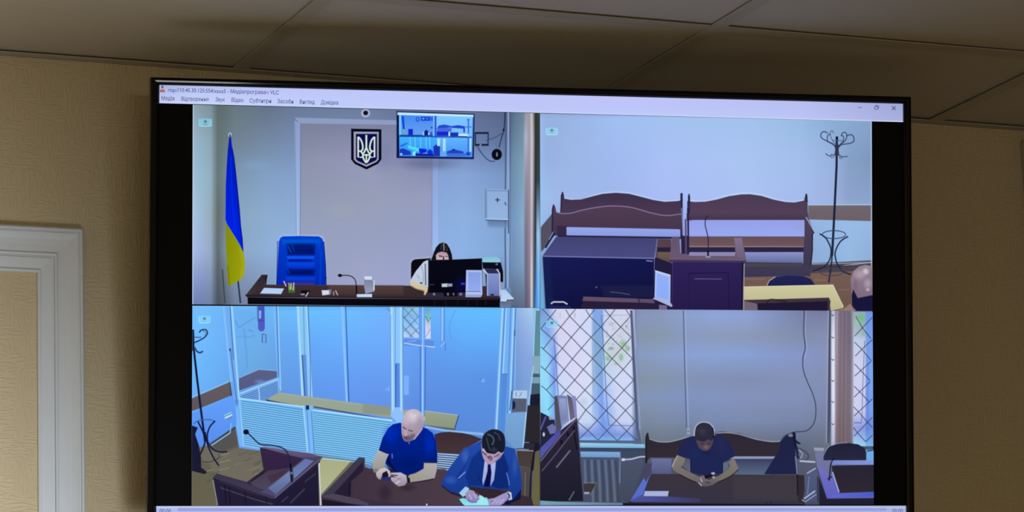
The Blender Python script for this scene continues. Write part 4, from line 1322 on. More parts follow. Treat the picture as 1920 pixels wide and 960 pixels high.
for i in range(21):
    pc.line([(1124 + i * 0.8, 62 + i * 19.6), (1632, 128 + i * 19.2), (1840 - i * 9, 158 + i * 18.6)], 1.5, (64, 124, 176), a=0.85)
    pc.line([(1124 + i * 0.8, 72 + i * 19.6), (1632, 138 + i * 19.2), (1840 - i * 9, 168 + i * 18.6)], 1.6, (150, 218, 250), a=0.7)
pc.line([(1112, 40), (1632, 108), (1850, 138)], 3.0, (168, 224, 255))
pc.poly([(1045, 0), (1132, 0), (1146, 436), (1085, 430)], (122, 184, 246))
pc.line([(1046, 0), (1086, 420)], 2.2, (166, 218, 255))
pc.line([(1078, 20), (1104, 420)], 1.6, (86, 140, 214))
pc.line([(1120, 60), (1146, 430)], 1.6, (76, 130, 196))
pc.rect(1070, 0, 1100, 40, (30, 40, 56))
# posts on the right half
zz(680, 570, 4.8)
pc.poly([(246, 28), (352, 28), (366, 1120), (250, 1010)], (142, 200, 250), (140, 192, 250))
pc.line([(258, 28), (268, 960)], 2.6, (178, 224, 255))
pc.line([(292, 28), (290, 530)], 1.6, (96, 156, 220))
pc.line([(340, 28), (344, 960)], 2.8, (174, 222, 255))
pc.poly([(286, 532), (330, 534), (334, 930), (290, 930)], (88, 138, 226))
pc.line([(296, 540), (294, 930)], 1.8, (50, 84, 156))
pc.line([(360, 28), (362, 960)], 1.5, (90, 140, 206), a=0.8)
pc.line([(250, 100), (250, 960)], 1.4, (80, 136, 214), a=0.7)
pc.poly([(530, 28), (556, 28), (552, 1010), (520, 1010)], (112, 170, 250), a=0.8)
pc.line([(538, 28), (536, 1010)], 2.0, (156, 208, 255))
pc.line([(516, 380), (518, 1010)], 1.4, (58, 96, 180))
pc.line([(562, 380), (556, 1010)], 1.4, (60, 98, 186))
pc.poly([(0, 898), (250, 925), (250, 1000), (0, 985)], (140, 150, 136), a=0.95)
pc.poly([(556, 965), (860, 1004), (820, 1120), (556, 1090)], (152, 162, 140), (138, 150, 126))
pc.line([(556, 962), (856, 1002)], 1.6, (164, 182, 182))
pc.line([(862, 1000), (826, 1120)], 2.0, (58, 76, 108))
pc.poly([(560, 1090), (840, 1122), (830, 1140), (560, 1105)], (92, 96, 112))
pc.line([(560, 1104), (740, 1140), (1060, 1172), (1090, 1180)], 3.4, (140, 184, 234))
pc.poly([(1240, 36), (1380, 36), (1330, 1180), (1180, 1180)], (120, 182, 246), (112, 166, 236))
for xa, xb, w, c in ((1256, 1196, 2.2, (172, 222, 255)), (1276, 1216, 1.5, (70, 124, 200)), (1290, 1232, 2.2, (156, 212, 255)), (1330, 1290, 1.5, (74, 130, 206)), (1356, 1312, 2.2, (166, 218, 255)), (1374, 1330, 1.4, (70, 110, 176))):
    pc.line([(xa, 36), (xb, 1180)], w, c)
pc.poly([(1250, 636), (1300, 636), (1276, 1180), (1222, 1180)], (84, 140, 220))
pc.line([(1250, 632), (1300, 632)], 1.6, (60, 100, 170))
pc.line([(1366, 236), (1364, 290)], 2.0, (50, 80, 130))
pc.line([(1340, 780), (1320, 960)], 1.8, (40, 60, 100))
pc.line([(1532, 560), (1480, 980), (1440, 1300)], 2.6, (150, 196, 232))
pc.build()

pc = Pic('bench_image', ll, V3, 'brown wooden bench back behind the seated pair')
zz(680, 760, 4.8)
pc.poly([(640, 262), (700, 244), (780, 236), (880, 244), (980, 268), (1075, 304), (960, 370), (880, 440), (670, 430)], (58, 44, 52), (70, 52, 56))
pc.line([(560, 195), (740, 226), (880, 240), (1080, 255)], 3.0, (140, 184, 232))
pc.poly([(656, 424), (860, 450), (720, 640), (650, 690)], (70, 110, 170))
for i in range(13):
    y = 436 + i * 19
    pc.line([(664, y), (860 - i * 11, y + 14)], 2.0, (176, 206, 236))
    pc.line([(664, y + 9), (856 - i * 11, y + 23)], 1.6, (30, 44, 80))
pc.poly([(1380, 404), (1535, 410), (1510, 560), (1400, 548)], (66, 58, 58), (74, 62, 58))
pc.line([(1380, 404), (1535, 410)], 1.8, (150, 140, 136))
pc.poly([(1290, 70), (1460, 75), (1440, 385), (1370, 392), (1280, 300)], (120, 166, 214), (110, 154, 204))
pc.line([(1468, 60), (1440, 385)], 2.4, (160, 205, 240))
pc.line([(1370, 394), (1440, 388)], 2.0, (60, 80, 110))
pc.poly([(1480, 0), (1600, 0), (1600, 340), (1450, 330)], (42, 38, 44))
pc.poly([(1450, 335), (1560, 345), (1545, 400), (1440, 392)], (44, 40, 56))
pc.poly([(1400, 550), (1510, 560), (1490, 920), (1410, 900)], (80, 74, 76), (72, 62, 64))
pc.line([(1558, 340), (1530, 480), (1510, 640), (1500, 880)], 3.2, (24, 20, 34))
pc.poly([(1548, 420), (1592, 400), (1590, 900), (1512, 900), (1530, 620)], (96, 94, 72), (104, 100, 66))
pc.line([(1460, 600), (1455, 820)], 1.6, (120, 110, 104), a=0.7)
pc.rect(1592, 340, 1612, 860, (28, 26, 34))
pc.rect(1590, 856, 1612, 905, (120, 150, 170))
pc.build()

pc = Pic('lectern_image', ll, V3, 'dark wooden lectern with raised sides and a pale ledge')
zz(350, 760, 4.8)
pc.poly([(655, 380), (1060, 440), (1215, 460), (1200, 500), (1180, 540), (1190, 950), (280, 950), (235, 650), (265, 615), (540, 690), (690, 580)], (44, 36, 62), (34, 28, 54))
pc.poly([(664, 390), (1050, 466), (940, 560), (720, 640), (690, 580)], (54, 38, 70), (48, 34, 64))
pc.poly([(655, 378), (690, 372), (1100, 430), (1218, 462), (1060, 480), (930, 450)], (110, 92, 128), (84, 76, 112))
pc.poly([(560, 690), (720, 590), (940, 560), (930, 600), (700, 760), (620, 740)], (66, 56, 76), (78, 70, 92))
pc.line([(570, 692), (715, 592)], 1.8, (30, 24, 40))
pc.poly([(720, 640), (900, 580), (860, 640), (760, 700)], (66, 46, 62), a=0.8)
pc.poly([(232, 650), (270, 612), (520, 690), (790, 800), (770, 850), (520, 770), (300, 690)], (58, 52, 76), (66, 58, 84))
pc.poly([(700, 760), (1060, 470), (1216, 464), (800, 822), (660, 780)], (72, 66, 96), (78, 74, 110))
pc.poly([(730, 745), (925, 590), (935, 680), (800, 800)], (116, 132, 180), (92, 104, 150))
pc.poly([(955, 570), (1065, 480), (1140, 500), (965, 660)], (96, 114, 168), (110, 126, 178))
pc.line([(784, 836), (1216, 470)], 2.4, (96, 92, 122))
pc.line([(240, 660), (780, 850)], 1.6, (30, 24, 40))
pc.line([(300, 740), (620, 850), (770, 890)], 1.6, (78, 70, 92))
for xa in (340, 380, 520, 710):
    pc.line([(xa, 700 + (xa - 300) * 0.3), (xa + 10, 900)], 1.8, (22, 18, 32))
pc.line([(850, 870), (910, 820)], 2.6, (74, 72, 104))
pc.line([(930, 880), (1060, 750)], 2.6, (80, 78, 112))
pc.line([(1060, 690), (1160, 610)], 2.4, (76, 74, 106))
pc.poly([(790, 850), (1180, 540), (1190, 950), (800, 950)], (26, 22, 46), a=0.5)
pc.line([(1188, 520), (1204, 900)], 2.0, (214, 222, 236))
pc.line([(234, 670), (276, 900)], 1.8, (150, 150, 146), a=0.8)
pc.build()
pc = Pic('microphone_image', ll, V3, 'gooseneck microphone bent over the lectern')
pc.line([(550, 250), (600, 300), (660, 350), (760, 360), (850, 380), (900, 420), (925, 500), (938, 560)], 2.6, (30, 36, 66), sm=True)
pc.ell(532, 240, 26, 24, (12, 14, 34))
pc.line([(930, 520), (944, 690)], 4.0, (16, 16, 34))
pc.rect(918, 600, 960, 620, (90, 104, 140))
pc.build()

pc = Pic('table_image', ll, V3, 'dark wooden table with a raised edge')
pc.poly([(1208, 820), (1545, 468), (1600, 472), (1600, 560), (1632, 570), (2090, 600), (3100, 830), (3130, 950), (1225, 950)], (60, 48, 66), (54, 42, 52), (1, 0.2))
pc.poly([(1590, 570), (2320, 570), (2480, 700), (2600, 900), (2000, 900), (1500, 830), (1480, 700)], (64, 50, 66), (78, 62, 72), (1, 0.2), fe=2)
pc.poly([(1210, 822), (1550, 470), (1598, 476), (1470, 640), (1320, 795)], (62, 56, 76))
pc.poly([(1320, 795), (1580, 510), (1585, 590), (1480, 680), (1470, 825)], (38, 30, 52))
pc.poly([(1210, 820), (1320, 795), (1540, 845), (1632, 880), (1632, 905), (1450, 880)], (76, 68, 88))
pc.poly([(1215, 845), (1460, 885), (1632, 905), (3130, 905), (3130, 950), (1215, 950)], (30, 24, 36))
pc.line([(1460, 700), (1462, 820)], 2.4, (24, 20, 38))
zz(680, 760, 4.8)
pc.soft(200, 790, 90, 120, (44, 32, 46), 0.7)
pc.soft(400, 740, 110, 50, (40, 30, 44), 0.6)
pc.poly([(880, 700), (1320, 740), (1340, 900), (1000, 900)], (48, 34, 40), a=0.7, fe=3)
pc.line([(574, 885), (572, 905)], 2.0, (220, 226, 240))
pc.build()

pc = Pic('person_image', ll, V3, 'bald bearded person in a blue shirt looking at a phone')
zz(690, 755, 5.65)
skin, sk2, sh = (196, 180, 192), (150, 140, 140), (110, 92, 104)
pc.poly([(110, 500), (150, 370), (210, 270), (260, 228), (340, 210), (480, 380), (560, 258), (620, 275), (680, 320), (715, 400), (730, 530), (730, 635), (600, 640), (585, 700), (500, 740), (410, 770), (300, 740), (180, 640), (200, 540)], (0, 34, 154), (0, 26, 112), (0.1, 1))
pc.soft(240, 330, 110, 120, (0, 44, 190), 0.7)
pc.soft(650, 430, 80, 170, (0, 44, 188), 0.7)
pc.soft(430, 640, 170, 100, (0, 20, 96), 0.5)
pc.poly([(180, 640), (220, 560), (240, 640), (300, 735), (230, 730)], (4, 8, 60), a=0.8)
pc.line([(250, 540), (254, 590)], 1.8, (120, 130, 200), a=0.7)
pc.poly([(105, 500), (150, 525), (215, 545), (180, 620), (170, 690), (130, 710), (90, 735), (60, 740), (45, 690), (50, 610)], (178, 176, 184), (150, 150, 140), (0.2, 1))
pc.line([(110, 498), (160, 522), (212, 540)], 2.0, (10, 12, 60))
pc.soft(80, 720, 40, 40, (70, 66, 70), 0.5)
pc.poly([(590, 632), (726, 635), (722, 720), (700, 800), (640, 815), (520, 835), (440, 848), (420, 770), (500, 748), (585, 700)], (176, 170, 174), (152, 150, 136), (-0.3, 1))
pc.line([(590, 634), (728, 636)], 2.0, (8, 12, 70))
pc.line([(440, 850), (560, 834), (690, 808)], 2.6, (36, 26, 40), a=0.8)
# hands and phone
pc.poly([(80, 740), (130, 700), (180, 690), (225, 720), (240, 770), (215, 790), (190, 740), (150, 750), (135, 810), (110, 810), (85, 780)], (206, 196, 204), (170, 158, 164))
pc.poly([(150, 745), (195, 720), (215, 770), (200, 800), (140, 810)], (22, 22, 40))
pc.poly([(130, 790), (240, 790), (240, 830), (140, 820)], (40, 46, 110))
pc.poly([(235, 745), (340, 740), (400, 770), (415, 830), (385, 875), (320, 888), (280, 860), (240, 820), (240, 790), (300, 790), (250, 770)], (196, 186, 200), (150, 138, 156), (0.1, 1))
pc.line([(245, 766), (310, 772)], 2.2, (56, 50, 60))
pc.line([(290, 860), (330, 830)], 1.8, (220, 212, 220))
pc.line([(300, 812), (350, 800)], 1.4, (130, 116, 132))
pc.poly([(405, 770), (432, 765), (445, 840), (425, 855), (408, 830)], (26, 26, 36))
pc.ell(430, 785, 8, 10, (150, 160, 170))
# head
pc.poly([(352, 215), (375, 140), (410, 92), (470, 70), (530, 84), (572, 130), (582, 190), (575, 250), (540, 310), (500, 370), (470, 395), (410, 412), (375, 395), (355, 340), (350, 270)], (196, 182, 200), (150, 132, 150), (0.1, 1), sm=True)
pc.soft(470, 150, 110, 90, (214, 202, 216), 0.8)
pc.soft(400, 200, 50, 60, (200, 178, 196), 0.7)
pc.soft(540, 220, 50, 110, (160, 144, 166), 0.7)
pc.line([(440, 110), (470, 150), (500, 130)], 2.0, (228, 220, 230), sm=True, a=0.6)
pc.line([(365, 255), (400, 285)], 2.4, (92, 70, 90))
pc.line([(420, 290), (470, 305)], 2.4, (104, 84, 104))
pc.poly([(385, 280), (410, 300), (412, 345), (390, 355), (375, 330)], (186, 160, 172))
pc.poly([(368, 352), (392, 362), (425, 350), (478, 330), (496, 345), (470, 388), (415, 408), (380, 396)], (116, 104, 120), (98, 88, 110), sm=True, fe=2)
pc.soft(400, 370, 34, 20, (70, 56, 76), 0.8)
pc.line([(480, 390), (530, 330), (570, 270)], 2.4, (176, 160, 186))
pc.ell(590, 170, 9, 22, (196, 180, 192))
pc.line([(430, 412), (432, 440)], 2.2, (90, 110, 190), a=0.8)
pc.build()

pc = Pic('person_image', ll, V3, 'person in a blue suit and tie writing on a paper')
zz(815, 790, 5.82)
pc.poly([(320, 300), (420, 250), (510, 205), (760, 270), (870, 300), (905, 440), (935, 560), (945, 700), (930, 830), (830, 880), (740, 870), (820, 740), (700, 740), (520, 730), (370, 710), (330, 760), (300, 800), (160, 760), (70, 690), (80, 640), (160, 500), (250, 380)], (34, 74, 168), (20, 54, 140), (0.1, 1))
pc.poly([(500, 300), (560, 460), (520, 700), (370, 700), (330, 600), (400, 400)], (12, 42, 120), a=0.8, fe=2)
pc.poly([(660, 460), (740, 330), (800, 500), (800, 730), (690, 735), (620, 710)], (10, 36, 108), a=0.85, fe=2)
pc.soft(330, 380, 60, 110, (62, 104, 190), 0.7)
pc.soft(170, 640, 90, 60, (56, 98, 190), 0.6)
pc.soft(870, 480, 40, 150, (52, 92, 178), 0.6)
pc.line([(255, 620), (300, 580), (330, 550)], 1.8, (120, 150, 220))
pc.line([(780, 560), (800, 640), (810, 700)], 1.8, (96, 120, 200))
pc.line([(380, 380), (330, 480), (240, 610)], 3, (8, 40, 130), sm=True, a=0.6)
pc.line([(470, 600), (520, 700)], 2, (4, 24, 100), a=0.7)
pc.poly([(70, 690), (160, 760), (300, 805), (290, 830), (170, 790), (70, 710)], (12, 20, 60), a=0.8)
pc.poly([(940, 740), (930, 850), (780, 910), (740, 880), (830, 870)], (10, 16, 50), a=0.9)
# shirt and tie
pc.poly([(540, 430), (590, 480), (660, 440), (655, 520), (640, 640), (600, 710), (570, 620), (545, 640), (520, 700), (515, 640), (530, 520)], (176, 190, 236), (146, 160, 216))
pc.poly([(572, 470), (605, 470), (615, 560), (600, 715), (535, 715), (545, 640), (570, 540)], (10, 18, 82), (8, 14, 70))
# head
pc.poly([(505, 300), (512, 200), (545, 130), (620, 92), (700, 100), (752, 150), (764, 230), (750, 330), (700, 400), (650, 440), (610, 468), (570, 455), (525, 400)], (156, 132, 158), (178, 156, 182), sm=True)
pc.poly([(512, 290), (510, 200), (530, 145), (575, 105), (630, 86), (700, 98), (750, 145), (766, 230), (755, 320), (720, 345), (690, 330), (650, 356), (600, 352), (560, 340), (535, 300)], (26, 32, 48), (22, 26, 40), sm=True)
pc.line([(570, 140), (620, 165), (640, 210), (620, 260)], 2.6, (84, 100, 124), sm=True, a=0.7)
pc.line([(640, 120), (690, 150), (710, 210)], 2.0, (64, 78, 104), sm=True, a=0.7)
pc.line([(560, 180), (580, 260), (600, 320)], 2.0, (66, 80, 104), sm=True, a=0.6)
pc.soft(640, 310, 50, 40, (60, 62, 84), 0.6)
pc.line([(515, 330), (560, 372)], 2.2, (48, 40, 66))
pc.line([(520, 300), (545, 345)], 1.6, (206, 190, 214), a=0.8)
pc.poly([(560, 385), (600, 375), (625, 395), (620, 430), (590, 425)], (96, 72, 100))
pc.poly([(590, 395), (608, 398), (604, 440), (588, 438)], (150, 122, 146))
pc.soft(690, 380, 40, 40, (150, 128, 160), 0.7)
pc.line([(640, 390), (700, 360)], 2.0, (66, 54, 84), a=0.8)
# cuffs, hands, paper
pc.poly([(262, 850), (300, 838), (420, 860), (560, 830), (600, 880), (590, 925), (330, 925), (300, 900)], (120, 216, 226), (150, 226, 236))
pc.poly([(480, 800), (520, 820), (590, 880), (560, 915), (440, 900)], (160, 232, 240))
pc.poly([(262, 782), (330, 712), (370, 730), (345, 800), (300, 822)], (160, 206, 232))
pc.poly([(330, 780), (370, 745), (420, 760), (470, 790), (485, 850), (440, 885), (380, 880), (335, 850)], (164, 152, 190), (140, 128, 186))
pc.line([(370, 800), (400, 850)], 1.6, (214, 204, 222), a=0.8)
pc.line([(420, 790), (450, 840)], 1.6, (204, 192, 214), a=0.8)
pc.line([(430, 770), (470, 800), (480, 815)], 2.4, (60, 44, 54))
pc.line([(350, 860), (400, 885), (460, 880)], 2.4, (70, 80, 140), a=0.7)
pc.poly([(790, 760), (830, 780), (838, 850), (800, 860), (812, 800)], (196, 206, 220))
pc.poly([(570, 850), (650, 835), (740, 790), (790, 770), (806, 800), (790, 850), (740, 900), (700, 925), (590, 925)], (160, 150, 194), (150, 142, 200))
for xa in (620, 660, 700):
    pc.line([(xa, 900), (xa + 50, 850)], 1.6, (206, 198, 222), a=0.7)
pc.line([(600, 880), (640, 870)], 1.6, (110, 100, 150), a=0.8)
pc.line([(790, 790), (815, 810), (810, 840)], 2.0, (44, 36, 50))
pc.build()
zz()

# ---------------- view 4: barred windows and one person at a table (lower right)
lr = Pane([(1012.4, 578.8), (1635.4, 583.2), (1637.4, 946.2), (1012.6, 947.4)])
pc = Pic('camera_view', lr, tv, 'camera view of barred windows and a lone person at a table')
pc.rect(1005, 570, 1645, 955, (92, 102, 124), (70, 76, 92))
pc.grid([1180, 1200, 1240, 1285, 1340, 1400, 1500, 1540, 1565], [574, 592, 630, 665, 710, 745, 790, 830, 880],
        [[(120, 135, 175), (130, 145, 175), (135, 150, 180), (138, 155, 195), (138, 160, 205), (138, 155, 200), (120, 128, 160), (112, 115, 145), (120, 122, 150)],
         [(120, 135, 175), (134, 150, 188), (136, 154, 190), (140, 160, 205), (142, 165, 215), (142, 162, 212), (122, 132, 170), (122, 128, 165), (130, 134, 165)],
         [(122, 138, 172), (134, 150, 172), (134, 152, 172), (136, 154, 192), (140, 154, 188), (140, 152, 182), (130, 142, 172), (132, 142, 176), (138, 146, 180)],
         [(122, 138, 178), (136, 154, 192), (138, 158, 200), (138, 160, 208), (138, 162, 212), (136, 160, 212), (134, 150, 200), (134, 148, 190), (140, 150, 188)],
         [(120, 136, 165), (132, 146, 166), (132, 148, 172), (130, 146, 178), (130, 144, 180), (130, 142, 178), (132, 146, 184), (132, 144, 180), (138, 148, 180)],
         [(118, 134, 172), (130, 148, 182), (130, 150, 188), (128, 148, 192), (130, 148, 192), (130, 146, 186), (130, 144, 184), (128, 140, 178), (130, 140, 174)],
         [(112, 128, 160), (122, 136, 158), (124, 138, 164), (122, 136, 168), (122, 138, 176), (124, 138, 172), (122, 134, 168), (120, 130, 160), (120, 130, 158)],
         [(80, 92, 118), (100, 112, 128), (110, 122, 134), (106, 116, 134), (106, 118, 136), (106, 116, 134), (100, 110, 132), (104, 112, 132), (110, 118, 138)],
         [(66, 74, 98), (70, 78, 98), (70, 76, 90), (60, 66, 86), (60, 66, 86), (60, 66, 86), (80, 86, 108), (90, 96, 112), (96, 102, 124)]])
zz(1000, 570, 4.8)
pc.line([(1350, 58), (1360, 500), (1378, 1120)], 2.2, (92, 104, 142))
pc.line([(1368, 58), (1376, 500), (1396, 1100)], 1.8, (158, 176, 218), a=0.7)
zz(1000, 760, 4.8)
pc.poly([(1380, 200), (1408, 200), (1412, 262), (1382, 262)], (150, 162, 184), a=0.8)
pc.line([(1382, 232), (1410, 232)], 1.4, (96, 106, 130))
pc.poly([(60, 380), (1030, 380), (1030, 950), (60, 950)], (64, 72, 94), (62, 70, 86))
pc.poly([(780, 480), (1010, 480), (960, 640), (870, 900), (600, 900), (600, 600)], (76, 86, 110), (66, 72, 92), a=0.8, fe=3)
pc.line([(800, 488), (880, 484), (950, 466), (1010, 462)], 2.6, (176, 190, 222), sm=True)
pc.rect(795, 478, 822, 500, (206, 214, 236))
pane_quad = lr
V4 = pc.build()

pc = Pic('window_image', lr, V4, 'bright window behind a diamond lattice grille')
zz(1000, 570, 4.8)
pc.grid([55, 130, 190, 230, 400, 520, 535, 620, 640, 760, 880, 925], [30, 60, 250, 450, 650, 850, 1060, 1180, 1260],
        [[(110, 150, 205), (130, 160, 215), (190, 200, 235), (205, 205, 235), (205, 205, 235), (205, 210, 238), (130, 165, 230), (130, 165, 230), (140, 170, 235), (150, 175, 230), (170, 180, 225), (110, 120, 160)],
         [(110, 150, 205), (140, 170, 220), (205, 210, 240), (216, 214, 240), (214, 216, 244), (206, 216, 244), (132, 166, 232), (130, 168, 236), (200, 208, 236), (210, 212, 236), (212, 214, 238), (110, 120, 160)],
         [(130, 200, 240), (125, 165, 235), (175, 195, 240), (216, 212, 240), (212, 216, 246), (206, 216, 246), (134, 170, 216), (130, 168, 220), (208, 214, 240), (206, 212, 232), (200, 208, 226), (110, 120, 158)],
         [(140, 216, 246), (150, 205, 246), (130, 160, 235), (210, 212, 242), (214, 216, 246), (212, 220, 246), (140, 174, 212), (128, 168, 216), (190, 214, 220), (196, 206, 212), (208, 214, 240), (108, 118, 156)],
         [(150, 222, 248), (150, 214, 250), (120, 150, 235), (205, 215, 246), (216, 218, 246), (216, 222, 246), (150, 182, 216), (124, 164, 226), (186, 206, 242), (208, 218, 246), (208, 218, 246), (106, 116, 154)],
         [(150, 210, 245), (140, 222, 248), (116, 170, 240), (190, 214, 246), (214, 218, 246), (208, 222, 248), (160, 190, 240), (122, 160, 236), (160, 190, 246), (206, 214, 246), (206, 216, 246), (100, 112, 150)],
         [(140, 190, 235), (130, 220, 248), (116, 176, 240), (170, 200, 240), (200, 214, 242), (196, 212, 240), (180, 200, 240), (120, 156, 234), (120, 158, 236), (196, 208, 240), (200, 210, 240), (98, 110, 148)],
         [(130, 180, 230), (130, 200, 240), (130, 170, 235), (130, 160, 232), (120, 145, 222), (120, 146, 222), (120, 150, 225), (116, 150, 228), (116, 150, 226), (124, 150, 224), (130, 156, 228), (96, 108, 146)],
         [(110, 190, 235), (120, 210, 240), (130, 210, 245), (140, 220, 250), (150, 226, 250), (150, 222, 250), (140, 214, 248), (130, 208, 246), (130, 206, 246), (136, 208, 246), (140, 205, 244), (92, 106, 142)]], sub=2)
for (x, y, rx, ry, c, a) in ((700, 180, 40, 30, (150, 160, 190), 0.5), (840, 205, 20, 30, (150, 160, 180), 0.6), (700, 400, 34, 24, (110, 130, 130), 0.7), (670, 490, 40, 34, (130, 190, 140), 0.9), (810, 360, 44, 50, (130, 190, 130), 0.9),
                             (790, 480, 30, 50, (120, 186, 130), 0.9), (850, 400, 34, 40, (126, 170, 120), 0.8), (740, 540, 30, 16, (150, 180, 160), 0.7), (450, 880, 60, 60, (170, 200, 220), 0.5), (240, 100, 16, 50, (190, 190, 215), 0.7),
                             (372, 100, 12, 40, (170, 170, 195), 0.8), (660, 290, 18, 20, (170, 180, 200), 0.6), (780, 290, 30, 26, (190, 190, 220), 0.6)):
    pc.soft(x, y, rx, ry, c, a)
random.seed(5)
for i in range(46):
    x, y = random.uniform(640, 870), random.uniform(120, 420)
    pc.soft(x, y, random.uniform(5, 11), random.uniform(5, 12), random.choice([(140, 150, 170), (150, 190, 150), (120, 130, 150), (170, 160, 180)]), 0.7, n=8)
pc.line([(532, 60), (545, 500), (575, 950), (580, 1060)], 1.6, (168, 190, 234), a=0.6)
pc.line([(612, 100), (640, 560), (664, 960), (676, 1090)], 1.8, (74, 106, 176), a=0.8)
pc.line([(185, 300), (225, 830)], 1.8, (80, 106, 180), a=0.8)
pc.line([(616, 104), (870, 100)], 1.4, (150, 165, 200), a=0.7)
pc.line([(676, 1092), (920, 1096)], 1.6, (110, 130, 190))
pc.line([(880, 56), (900, 500), (935, 1130), (962, 1240)], 4.6, (82, 92, 128))
pc.line([(905, 56), (925, 500), (960, 1130)], 2.0, (160, 176, 212))
pc.line([(925, 400), (945, 950), (975, 1240)], 1.8, (120, 134, 172), a=0.7)
# lattice: two sets of slanting bars, nodes read off the grille
gr = (74, 80, 104)
A = [[(66, 222), (205, 50)], [(88, 405), (245, 208), (325, 110), (378, 46)], [(105, 594), (180, 490), (260, 400), (340, 300), (420, 208), (505, 108), (552, 48)], [(118, 775), (200, 685), (275, 590), (350, 495), (432, 398), (518, 300), (605, 208), (688, 108), (735, 48)],
     [(130, 955), (290, 775), (370, 685), (448, 588), (532, 492), (615, 398), (695, 300), (785, 208), (872, 110)], [(385, 860), (462, 775), (545, 685), (628, 590), (708, 492), (795, 396), (878, 300)],
     [(395, 1060), (470, 955), (556, 866), (636, 775), (720, 682), (806, 590), (890, 492)], [(412, 1215), (490, 1138), (574, 1048), (652, 960), (732, 870), (815, 775), (902, 685)],
     [(580, 1225), (660, 1140), (745, 1050), (828, 958), (912, 870)], [(755, 1230), (838, 1145), (918, 1056)], [(930, 1230), (940, 1215)]]
B = [[(640, 50), (688, 108), (785, 208), (878, 300)], [(830, 50), (872, 110)], [(470, 50), (505, 108), (605, 208), (695, 300), (795, 396), (890, 492)], [(290, 50), (325, 110), (420, 208), (518, 300), (615, 398), (708, 492), (806, 590), (902, 685)],
     [(80, 46), (160, 130), (245, 208), (340, 300), (432, 398), (532, 492), (628, 590), (720, 682), (815, 775), (912, 870)], [(66, 222), (165, 310), (260, 400), (350, 495), (448, 588), (545, 685), (636, 775), (732, 870), (828, 958), (918, 1056)],
     [(66, 385), (180, 490), (275, 590), (370, 685), (462, 775), (556, 866), (652, 960), (745, 1050), (838, 1145), (930, 1230)], [(66, 560), (105, 594), (200, 685), (290, 775), (385, 860), (470, 955), (574, 1048), (660, 1140), (755, 1230)],
     [(70, 735), (118, 775), (185, 850)], [(395, 1060), (490, 1138), (580, 1225)]]
for ln in A + B:
    pc.line(ln, 1.9, gr, a=0.9)
zz(1000, 760, 4.8)
pc.poly([(410, 312), (965, 318), (968, 345), (415, 338)], (86, 98, 136))
pc.poly([(410, 345), (1000, 350), (1005, 385), (412, 380)], (150, 212, 238), (120, 164, 206))
pc.poly([(412, 382), (1010, 388), (1010, 410), (415, 405)], (56, 70, 98))
pane_icon(pc, 1023.5, 600, 0.92, (130, 215, 245))
pc.build()

pc = Pic('radiator_image', lr, V4, 'grey ribbed radiator below the window')
zz(1000, 760, 4.8)
pc.poly([(418, 416), (778, 420), (782, 470), (425, 466)], (128, 172, 218), (110, 150, 200))
pc.poly([(425, 468), (780, 472), (770, 880), (450, 880)], (72, 84, 112), (74, 80, 92))
for i in range(5):
    pc.line([(460 + i * 62, 490), (468 + i * 64, 700), (470 + i * 66, 870)], 4.0, (102, 116, 150), a=0.7)
    pc.line([(490 + i * 62, 490), (500 + i * 64, 700), (500 + i * 66, 870)], 3.0, (50, 58, 80), a=0.7)
pc.line([(780, 425), (775, 700)], 1.6, (120, 136, 170))
pc.build()
pc = Pic('chair_image', lr, V4, 'wooden chair corner below the radiator')
pc.poly([(450, 705), (570, 705), (510, 800), (455, 800)], (58, 54, 60))
pc.line([(450, 695), (572, 698), (510, 810), (505, 880)], 2.0, (112, 108, 116))
pc.rect(455, 780, 502, 800, (150, 160, 186))
pc.rect(455, 800, 515, 880, (70, 76, 106))
pc.build()

pc = Pic('judge_desk_image', lr, V4, 'tall dark panelled desk end in the foreground')
pc.poly([(60, 500), (200, 260), (390, 110), (412, 320), (440, 700), (455, 860), (60, 870)], (46, 40, 60), (28, 28, 44))
pc.poly([(60, 480), (60, 380), (200, 200), (250, 200), (240, 270)], (74, 76, 158), (84, 88, 172))
pc.line([(62, 505), (250, 270), (380, 128)], 2.2, (104, 96, 128))
pc.line([(75, 592), (200, 440), (370, 225)], 1.8, (92, 86, 112))
pc.line([(205, 560), (330, 405)], 3.0, (104, 100, 128))
pc.line([(318, 855), (366, 775)], 2.2, (96, 96, 122))
for (x, y) in ((250, 330), (308, 262), (362, 205)):
    pc.rect(x - 8, y - 18, x + 8, y + 18, (16, 14, 26))
pc.line([(365, 240), (390, 400)], 3.0, (24, 20, 34))
pc.line([(398, 120), (430, 600), (452, 860)], 2.0, (86, 84, 110), a=0.7)
pc.build()
pc = Pic('desk_items_image', lr, V4, 'pale sheets and papers standing on the desk end')
pc.poly([(60, 60), (120, 90), (190, 130), (200, 250), (60, 385)], (36, 36, 62))
pc.line([(62, 220), (110, 100)], 3.0, (84, 88, 150))
pc.poly([(120, 195), (170, 165), (205, 200), (195, 250), (150, 260)], (104, 110, 168))
pc.ell(92, 262, 10, 18, (190, 196, 214))
pc.poly([(135, 90), (175, 85), (180, 130), (140, 130)], (150, 170, 210), a=0.7)
pc.poly([(185, -80), (215, -90), (260, 190), (215, 240), (195, 180)], (78, 76, 92))
pc.poly([(215, -90), (300, -85), (320, 140), (250, 190)], (120, 130, 178), (132, 140, 184))
pc.poly([(232, -60), (290, -60), (302, 110), (250, 140)], (150, 162, 208), (116, 126, 170))
pc.poly([(300, -100), (345, -70), (385, 100), (330, 140)], (92, 88, 108), (110, 104, 128))
pc.poly([(345, -90), (380, -80), (392, 110), (372, 120)], (132, 138, 192))
pc.build()

